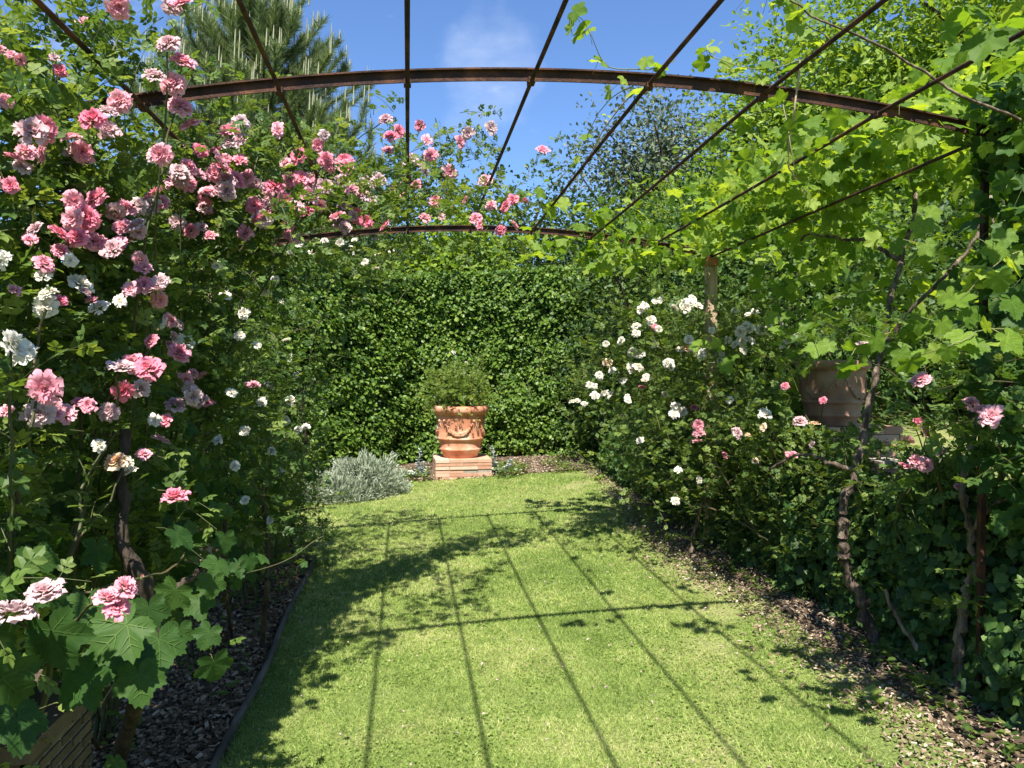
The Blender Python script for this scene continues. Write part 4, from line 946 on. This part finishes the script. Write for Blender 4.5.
gs = ground(352, 500); st = empty('santolina_bush', gs, 'low rounded silver grey bush at the edge of the lawn left of the pot', 'shrub')
lm = MB()
for (dx, dy, rx, rz, n) in ((-.40, .1, .36, .26, 8200), (.12, .25, .46, .46, 13000), (.38, .3, .30, .30, 6000), (-.1, -.05, .3, .26, 5000)):
    c = gs+np.array([dx*RGT[0], dx*RGT[1]+dy, .02]); P, q = in_ell(n, c, (rx, rx*.85, rz), .82); P = c+(P-c)*(1+.45*np.array([noise.noise(Vector((a*3.1+dx).tolist())) for a in q])[:, None]); k = P[:, 2] > gs[2]; P, q = P[k], q[k]; n = len(P)
    lm.inst(tm([(-.09,0,0),(.09,0,0),(.06,.7,0),(0,1,0),(-.06,.7,0)], [(0,1,2,3,4)]), P, frames(nrm(q+up3*.7+rng.normal(size=(n, 3))*.6), rdir(n)), .055*(.5+1.0*rng.random(n)))
lm.build('foliage', [M['silver'], M['green_stem']], st)
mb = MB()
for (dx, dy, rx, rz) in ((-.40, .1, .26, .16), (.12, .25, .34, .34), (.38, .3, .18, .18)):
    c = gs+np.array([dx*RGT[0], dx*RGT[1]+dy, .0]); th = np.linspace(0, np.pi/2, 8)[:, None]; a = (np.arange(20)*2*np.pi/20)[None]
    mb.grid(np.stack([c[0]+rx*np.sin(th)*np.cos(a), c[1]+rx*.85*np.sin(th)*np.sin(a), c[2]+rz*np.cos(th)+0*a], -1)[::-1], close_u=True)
mb.build('dark_core', M['hedge_in'], st)  # added solid domes under the leaves, inner shade put into their dark colour
for (u, v, lab, s) in ((419, 478, 'silvery felted plant with one flower spike left of the brick plinth', 1.0), (503, 474, 'wider silvery felted plant with leaning spike right of the brick plinth', 1.25)):
    gg = ground(u, v); o = empty('lambs_ear', gg, lab, 'plant'); lm, sm = MB(), MB()
    for k in range(3 if s > 1 else 2):
        b = gg+np.array([rng.normal()*.05*s-(.10 if k == 0 and s > 1 else 0), rng.normal()*.04, 0]); h = (.42 if k == 0 else .22)*(.9+.2*rng.random())
        pth = limb(sm, [b, b+[.02, 0, h*.5], b+[.03*rng.normal(), 0, h]], .008, .004, 12, .003, 5)
        for j in range(12):
            n = 4; B = np.repeat(pth[j:j+1], n, 0); d = nrm(np.stack([rng.normal(size=n), rng.normal(size=n), .35+.2*rng.random(n)], 1)); lm.inst(OVALW, B, frames(d, up3+rng.normal(size=(n,3))*.2), np.full(n, .09-.005*j))
    n = int(26*s); a = rng.random(n)*6.28; B = gg+np.stack([.12*s*np.cos(a)*rng.random(n), .10*s*np.sin(a)*rng.random(n), .02+.03*rng.random(n)], 1)
    lm.inst(OVALW, B, frames(np.stack([np.cos(a), np.sin(a), .35+.3*rng.random(n)], 1), up3+rng.normal(size=(n, 3))*.2), .13*(.7+.5*rng.random(n)))
    lm.build('leaves', M['white_felt'], o, True); sm.build('flower_stalks', M['white_felt'], o)
# tufts of weeds along both beds
def tuft(x, y, n, r, size, mat, label, tmpl=OVALW, upb=.7):
    b = np.array([x, y, float(zl(x, y))]); o = None; lm = MB()
    P = b+np.stack([rng.normal(size=n)*r, rng.normal(size=n)*r, rng.random(n)*r*1.1+.01], 1)
    lm.inst(tmpl, P, frames(nrm(np.stack([rng.normal(size=n), rng.normal(size=n), upb*rng.random(n)], 1)), up3+rng.normal(size=(n, 3))*.5), size*(.6+.8*rng.random(n)))
    return tag(lm.build('weed', M[mat], None, False, b), label, 'weed', 'weeds along the right bed')
wl = [(905,600,'small bright weed by the foot of the gnarled vine trunk'),(700,540,'low weed tuft by the slanting brown stem'),(745,560,'leafy weed clump below the low rose bush'),(885,655,'weed tuft in the litter beside the gnarled trunk'),(930,690,'weed tuft between the two vine trunks'),(600,480,'pale weed patch at the far right corner of the lawn'),(840,610,'single small weed on the edge of the litter'),(870,705,'tiny weed in the grass near the lower right corner')]
for u, v, lab in wl:
    gg = ground(u, v); tuft(gg[0], gg[1], 60 if 'tiny' not in lab and 'single' not in lab else 22, .028 if 'tiny' not in lab else .018, .065, 'clover', lab)
lm = MB(); n = 2600; y = 2.6+7.5*rng.random(n); x = lawn_right(y)+.02+(TX-.3-lawn_right(y))*rng.random(n)**1.3
k = np.array([noise.noise((a*2.3, b*2.3, 1)) for a, b in zip(x, y)]) > .08; x, y = x[k], y[k]; n = len(x)
P = np.stack([x, y, zl(x, y)+.02+.07*rng.random(n)], 1)
lm.inst(OVALW, P, frames(nrm(np.stack([rng.normal(size=n), rng.normal(size=n), .5*rng.random(n)], 1)), up3+rng.normal(size=(n, 3))*.4), .035*(.6+.8*rng.random(n)))
n = 2200; y = 1.8+5.5*rng.random(n); x = -1.9+1.0*rng.random(n)
k = np.array([noise.noise((a*2.3, b*2.3, 2)) for a, b in zip(x, y)]) > .12; x, y = x[k], y[k]; n = len(x)
P = np.stack([x, y, zl(x, y)+.02+.08*rng.random(n)], 1)
lm.inst(OVALW, P, frames(nrm(np.stack([rng.normal(size=n), rng.normal(size=n), .5*rng.random(n)], 1)), up3+rng.normal(size=(n, 3))*.4), .035*(.6+.8*rng.random(n)))
n = 9000; u_ = rng.random(n); x = -1.9+4.9*u_; y = 10.35+1.1*rng.random(n)+.12*np.sin(x*3)
k = (np.array([noise.noise((a*1.9, b*1.9, 3)) for a, b in zip(x, y)]) > -.08) & ((np.abs(x-pb[0]) > .45) | (y > pb[1])); x, y = x[k], y[k]; n = len(x)
P = np.stack([x, y, zl(x, y)+.02+.10*rng.random(n)], 1)
lm.inst(OVALW, P, frames(nrm(np.stack([rng.normal(size=n), rng.normal(size=n), .6*rng.random(n)], 1)), up3+rng.normal(size=(n, 3))*.4), .036*(.5+.9*rng.random(n)))
tag(lm.build('ground_cover', M['rose_leaf'], None, False, (0,0,0)), 'thin green ground cover in the beds around the lawn', 'ground cover', kind='stuff')

# ================================================================== BACKGROUND SHRUBS AND TREES
def crown(lm, sm, c, r, nclump, per, leaf, tmpl, shell=.5, csize=.28, base=None):
    c = np.asarray(c, float); r = np.asarray(r, float)
    # uneven outline: the radius changes with direction
    q = rdir(nclump); w = np.array([noise.noise(Vector((a*1.7+c[0]*.37).tolist())) for a in q])
    rad = (shell+(1-shell)*rng.random(nclump))*(1+.40*w)
    Cc = c+q*rad[:, None]*r
    if base is not None: 
        k = Cc[:, 2] > base; Cc, q = Cc[k], q[k]
    B = np.repeat(Cc, per, 0); Q = np.repeat(q, per, 0); n = len(B); off = rng.normal(size=(n, 3))*csize*np.mean(r)*.45*np.array([1, 1, .7])
    P = B+off; D = nrm(Q*.5+rng.normal(size=(n, 3))*.7+off*1.5); D[:, 2] -= .15
    cr = np.repeat(rng.random(len(Cc)), per)
    lm.inst(tmpl, P, frames(D, nrm(up3*.9+Q*.5+rng.normal(size=(n, 3))*.5)), leaf*(.6+.8*rng.random(n)), np.clip(.55*cr+.45*rng.random(n), 0, 1))
    if sm is not None:
        kk = Cc[::max(1, len(Cc)//26)]
        for t_ in kk:
            b = np.array([c[0], c[1], base if base is not None else c[2]-r[2]*1.0]); limb(sm, [b, (b+t_)/2+rng.normal(size=3)*.15*r[0], t_], .03*r[2], .008*r[2], 10, .02, 5)
def shrub(name, u, d, ztop, rx, mat, label, leaf=.07, n=900, per=26, tmpl=KITEW, cat='shrub', ry=None, zc=None, trunk=False, group=None, shell=.55, cs=.3):
    x, y = at(u, 372, d)[:2]; z0 = float(zg(x, y)); o = empty(name, (x, y, z0), label, cat, group)
    lm, sm = MB(), MB()
    if zc is None: h = (ztop-z0)/1.75; c = (x, y, z0+h*.75); base = z0+.05; rr = (rx, ry or rx, h)
    else: c = (x, y, (ztop+zc)/2); rr = (rx, ry or rx, (ztop-zc)/2); base = None
    crown(lm, sm, c, rr, n, per, leaf, tmpl, shell, cs, base)
    if trunk:
        t_ = MB(); limb(t_, [(x, y, z0-.1), (x+.1*rx, y, z0+(zc-z0)*.5), (x, y, c[2])], .07*rx+.05, .03*rx+.02, 20, .03, 8); t_.build('trunk', M['bark_dark'], o, True)
    lm.build('crown', M[mat], o); sm.build('branches', M['bark_dark'], o)
    return o
G = 'shrubs and trees behind the garden'
# behind the hedge
shrub('shrub', 340, 14.6, 5.3, 1.6, 'shrub_dark', 'dark shrub above the left half of the hedge', .08, group=G)
shrub('shrub', 405, 14.0, 5.2, 1.3, 'shrub_dark', 'dark narrow shrub behind the hedge corner', .07, group=G)
shrub('shrub', 462, 13.5, 4.6, 1.2, 'shrub_lime', 'lime green shrub showing above the middle of the hedge', .11, group=G)
shrub('shrub', 530, 15.0, 5.4, 1.9, 'shrub_dark', 'dark green shrub above the hedge right of the lime one', .08, group=G)
shrub('shrub', 610, 14.0, 4.9, 1.7, 'shrub_dark', 'broad dark green shrub rising at the right end of the hedge', .08, n=520, group=G)
shrub('shrub', 655, 11.0, 3.7, 1.2, 'shrub_dark', 'dark shrub between hedge end and wooden post', .07, n=520, group=G)
shrub('shrub', 720, 10.2, 4.2, 1.7, 'shrub', 'tall laurel shrub directly behind the wooden post', .085, n=700, tmpl=KITE, group=G)
shrub('shrub', 800, 9.8, 4.0, 1.7, 'shrub', 'glossy shrub behind the brown pot', .08, n=700, tmpl=KITE, group=G)
shrub('shrub', 650, 15.5, 5.0, 2.2, 'shrub_lime', 'yellow green shrub on the slope behind the post', .09, n=600, group=G)
shrub('shrub', 760, 13.5, 5.6, 2.6, 'shrub_lime', 'large yellow green shrub above the laurels', .10, n=800, group=G)
shrub('shrub', 895, 16.5, 6.2, 3.0, 'shrub_dark', 'dark mass of shrubs behind the terrace lawn', .09, n=900, group=G, zc=None)
shrub('shrub', 1000, 11.0, 4.6, 2.0, 'shrub_dark', 'dark shrub at the right edge behind the vine', .09, n=700, group=G)
shrub('shrub', 1110, 9.0, 4.2, 2.0, 'shrub', 'green shrub at the far right of the terrace', .09, n=500, group=G)
# left, behind the roses
shrub('shrub', 60, 9.0, 3.2, 1.8, 'shrub', 'green shrub behind the near left roses', .08, n=600, group=G)
shrub('shrub', 165, 11.0, 4.0, 1.8, 'shrub_lime', 'bright green shrub behind the left roses under the pine', .09, n=600, group=G)
shrub('shrub', 250, 12.5, 4.5, 1.8, 'shrub', 'green shrub behind the left bank beside the hedge', .08, n=600, group=G)
shrub('shrub', 310, 15.5, 5.2, 1.7, 'shrub', 'light green shrub below the pine tree', .08, n=500, group=G)
shrub('shrub', -60, 7.5, 2.9, 1.8, 'shrub_dark', 'dark shrub beyond the left edge of the pergola', .08, n=500, group=G)
# trees
shrub('deciduous_tree', 655, 19.0, 8.7, 2.3, 'olive', 'grey green airy tree against the sky right of centre', .13, n=420, per=22, tmpl=KITE, cat='tree', zc=4.2, trunk=True, shell=.2, cs=.22)
shrub('deciduous_tree', 830, 17.0, 9.6, 3.0, 'shrub_lime', 'feathery yellow green tree behind the vine roof', .15, n=900, per=30, tmpl=KITE, cat='tree', zc=4.2, trunk=True, shell=.2, cs=.2)
shrub('deciduous_tree', 1000, 15.0, 10.5, 3.4, 'shrub_lime', 'tall bright feathery tree at the upper right corner', .15, n=1300, per=30, tmpl=KITE, cat='tree', zc=3.6, trunk=True, shell=.2, cs=.2)

def pine():
    d = 18.0; x, y = at(272, 372, d)[:2]; z0 = float(zg(x, y)); o = empty('pine_tree', (x, y, z0), 'large pine with upright pale candles at the upper left', 'tree')
    tr = MB(); ztop = 10.3; limb(tr, [(x, y, z0-.1), (x+.1, y, 4), (x-.05, y, 7), (x-.3, y, ztop-.5)], .22, .05, 30, .02, 10)
    nm, cn, br = MB(), MB(), MB()
    tips = []
    for k in range(360):
        zz = 4.0+rng.random()**.95*6.1; frac = (zz-4.0)/6.1
        a = rng.random()*6.28; ln = (3.5*(1-frac)**.6+.40)*(.35+.65*rng.random())
        b = np.array([x-.3*frac, y, zz-.5*ln]); e = np.array([x-.3*frac+ln*math.cos(a), y+ln*math.sin(a), zz-.1*ln])
        up_ = e+np.array([(.15+.3*rng.random())*math.cos(a), (.15+.3*rng.random())*math.sin(a), .30+.42*rng.random()])
        pth = limb(br, [b, (b+e)/2-[0,0,.12], e, up_], .035, .008, 16, .01, 5); tips.append((pth, up_))
    for pth, e in tips:
        seg = pth[5:]; n = 620; i = rng.random(n)*(len(seg)-1.001); ii = i.astype(int); t = (i-ii)[:, None]
        B = seg[ii]*(1-t)+seg[ii+1]*t; dirp = nrm(seg[ii+1]-seg[ii])
        nm.inst(NEED, B, frames(nrm(dirp*.8+up3*.25+rdir(n)*.85), rdir(n)), np.stack([np.full(n, .26), .25*(.7+.5*rng.random(n)), np.ones(n)], 1)*1.0)
        for q in range(2):
            c0 = seg[-1]+rng.normal(size=3)*[.1, .1, .03]-[0, 0, .05*q]; h = .22+.22*rng.random()
            cn.tubes(np.array([[c0, c0+[.01, 0, h*.6], c0+[.015, 0, h]]]), np.array([[.018, .015, .005]]), 5, rnd=rng.random())
    tr.build('trunk', M['bark'], o, True); br.build('branches', M['bark_dark'], o); nm.build('crown', M['pine'], o); tag(cn.build('candles', M['candle'], o), kind='stuff')
pine()
# distant tree belt, one mass round the horizon
lm = MB(); n = 60000; a = rng.random(n)*2*np.pi; rad = 42+14*rng.random(n); x, y = rad*np.sin(a), rad*np.cos(a)
hgt = 4.0+1.6*np.sin(a*7)+1.0*np.sin(a*17+1)
P = np.stack([x, y, zg(x, y)+hgt*rng.random(n)], 1)
lm.inst(KITEW, P, frames(rdir(n), nrm(-P*[1,1,0]+up3*30+rdir(n)*20)), .75*(.6+.8*rng.random(n)))
tag(lm.build('treeline', M['shrub'], None, False, (0,0,0)), 'distant belt of green trees round the garden', 'trees', kind='stuff')

# ================================================================== LIGHT
sd = np.array([.35, 1.86, -3.0]); sd /= np.linalg.norm(sd)
el = math.asin(-sd[2]); az = math.atan2(-sd[0], -sd[1])
sl = bpy.data.lights.new('sun', 'SUN'); sl.energy = 4.8; sl.angle = R(.53); sl.color = (1.0, .95, .86)
so = bpy.data.objects.new('sun', sl); col.objects.link(so); so.rotation_euler = Vector(sd.tolist()).to_track_quat('-Z', 'Y').to_euler(); so.location = (-3, -10, 20)
w = bpy.data.worlds.new('World'); scene.world = w; w.use_nodes = True; nt = w.node_tree; nt.nodes.clear()
sk = nt.nodes.new('ShaderNodeTexSky'); sk.sky_type = 'NISHITA'; sk.sun_disc = False; sk.sun_elevation = el; sk.sun_rotation = az % (2*math.pi)
sk.air_density = 1.0; sk.dust_density = 0.0; sk.ozone_density = 3.5; sk.altitude = 200
# thin wisps of cloud mixed into the sky
tc = nt.nodes.new('ShaderNodeTexCoord'); mp = nt.nodes.new('ShaderNodeMapping'); mp.inputs['Scale'].default_value = (3.0, 3.0, 7.0); mp.inputs['Location'].default_value = (3.1, 7.7, 1.3)
nn_ = nt.nodes.new('ShaderNodeTexNoise'); nn_.inputs['Scale'].default_value = 1.6; nn_.inputs['Detail'].default_value = 7; nn_.inputs['Roughness'].default_value = .6
rp = nt.nodes.new('ShaderNodeValToRGB'); rp.color_ramp.elements[0].position = .62; rp.color_ramp.elements[0].color = (0,0,0,1); rp.color_ramp.elements[1].position = .82; rp.color_ramp.elements[1].color = (.35,.35,.35,1)
mx = nt.nodes.new('ShaderNodeMix'); mx.data_type = 'RGBA'; mx.inputs[7].default_value = (8, 8.4, 9, 1)
bg = nt.nodes.new('ShaderNodeBackground'); bg.inputs['Strength'].default_value = .08; ow = nt.nodes.new('ShaderNodeOutputWorld')
L = nt.links
L.new(tc.outputs['Generated'], mp.inputs[0]); L.new(mp.outputs[0], nn_.inputs['Vector']); L.new(nn_.outputs['Fac'], rp.inputs[0])
wd_ = nrm(nrm(at(488, 76, 1.0)-CAM)+np.array([.06,.06,.06])); dt = nt.nodes.new('ShaderNodeVectorMath'); dt.operation = 'DOT_PRODUCT'; dt.inputs[1].default_value = wd_.tolist(); nv3 = nt.nodes.new('ShaderNodeVectorMath'); nv3.operation = 'NORMALIZE'
sc_ = nt.nodes.new('ShaderNodeVectorMath'); sc_.operation = 'MULTIPLY_ADD'; n6 = nt.nodes.new('ShaderNodeTexNoise'); n6.inputs['Scale'].default_value = 14; n6.inputs['Detail'].default_value = 5
L.new(tc.outputs['Generated'], n6.inputs['Vector']); L.new(n6.outputs['Color'], sc_.inputs[0]); sc_.inputs[1].default_value = (.12, .12, .12); L.new(tc.outputs['Generated'], sc_.inputs[2])
L.new(sc_.outputs[0], nv3.inputs[0]); L.new(nv3.outputs[0], dt.inputs[0])
mr = nt.nodes.new('ShaderNodeMapRange'); mr.interpolation_type = 'SMOOTHSTEP'; mr.inputs['From Min'].default_value = math.cos(R(4.2)); mr.inputs['From Max'].default_value = 1.0
L.new(dt.outputs['Value'], mr.inputs['Value'])
n5 = nt.nodes.new('ShaderNodeTexNoise'); n5.inputs['Scale'].default_value = 9; n5.inputs['Detail'].default_value = 6; L.new(mp.outputs[0], n5.inputs['Vector'])
m5 = nt.nodes.new('ShaderNodeMath'); m5.operation = 'MULTIPLY'; L.new(mr.outputs[0], m5.inputs[0]); L.new(n5.outputs['Fac'], m5.inputs[1])
m6 = nt.nodes.new('ShaderNodeMath'); m6.operation = 'MULTIPLY_ADD'; m6.inputs[1].default_value = .26; L.new(m5.outputs[0], m6.inputs[0]); L.new(rp.outputs[0], m6.inputs[2])
m6.use_clamp = True; L.new(m6.outputs[0], mx.inputs[0])
tn = nt.nodes.new('ShaderNodeMix'); tn.data_type = 'RGBA'; tn.blend_type = 'MULTIPLY'; tn.inputs[0].default_value = 1; tn.inputs[7].default_value = (.80, .95, 1.16, 1)
L.new(sk.outputs[0], tn.inputs[6]); L.new(tn.outputs[2], mx.inputs[6]); L.new(mx.outputs[2], bg.inputs['Color']); L.new(bg.outputs[0], ow.inputs[0])

scene.view_settings.view_transform = 'Standard'; scene.view_settings.look = 'None'; scene.view_settings.exposure = 1.2; scene.view_settings.gamma = 1
scene.render.engine = 'CYCLES'
c = scene.cycles; c.max_bounces = 7; c.diffuse_bounces = 4; c.glossy_bounces = 2; c.transmission_bounces = 5; c.transparent_max_bounces = 4
c.use_denoising = True; c.use_adaptive_sampling = True; c.adaptive_threshold = .01; c.sample_clamp_indirect = 6
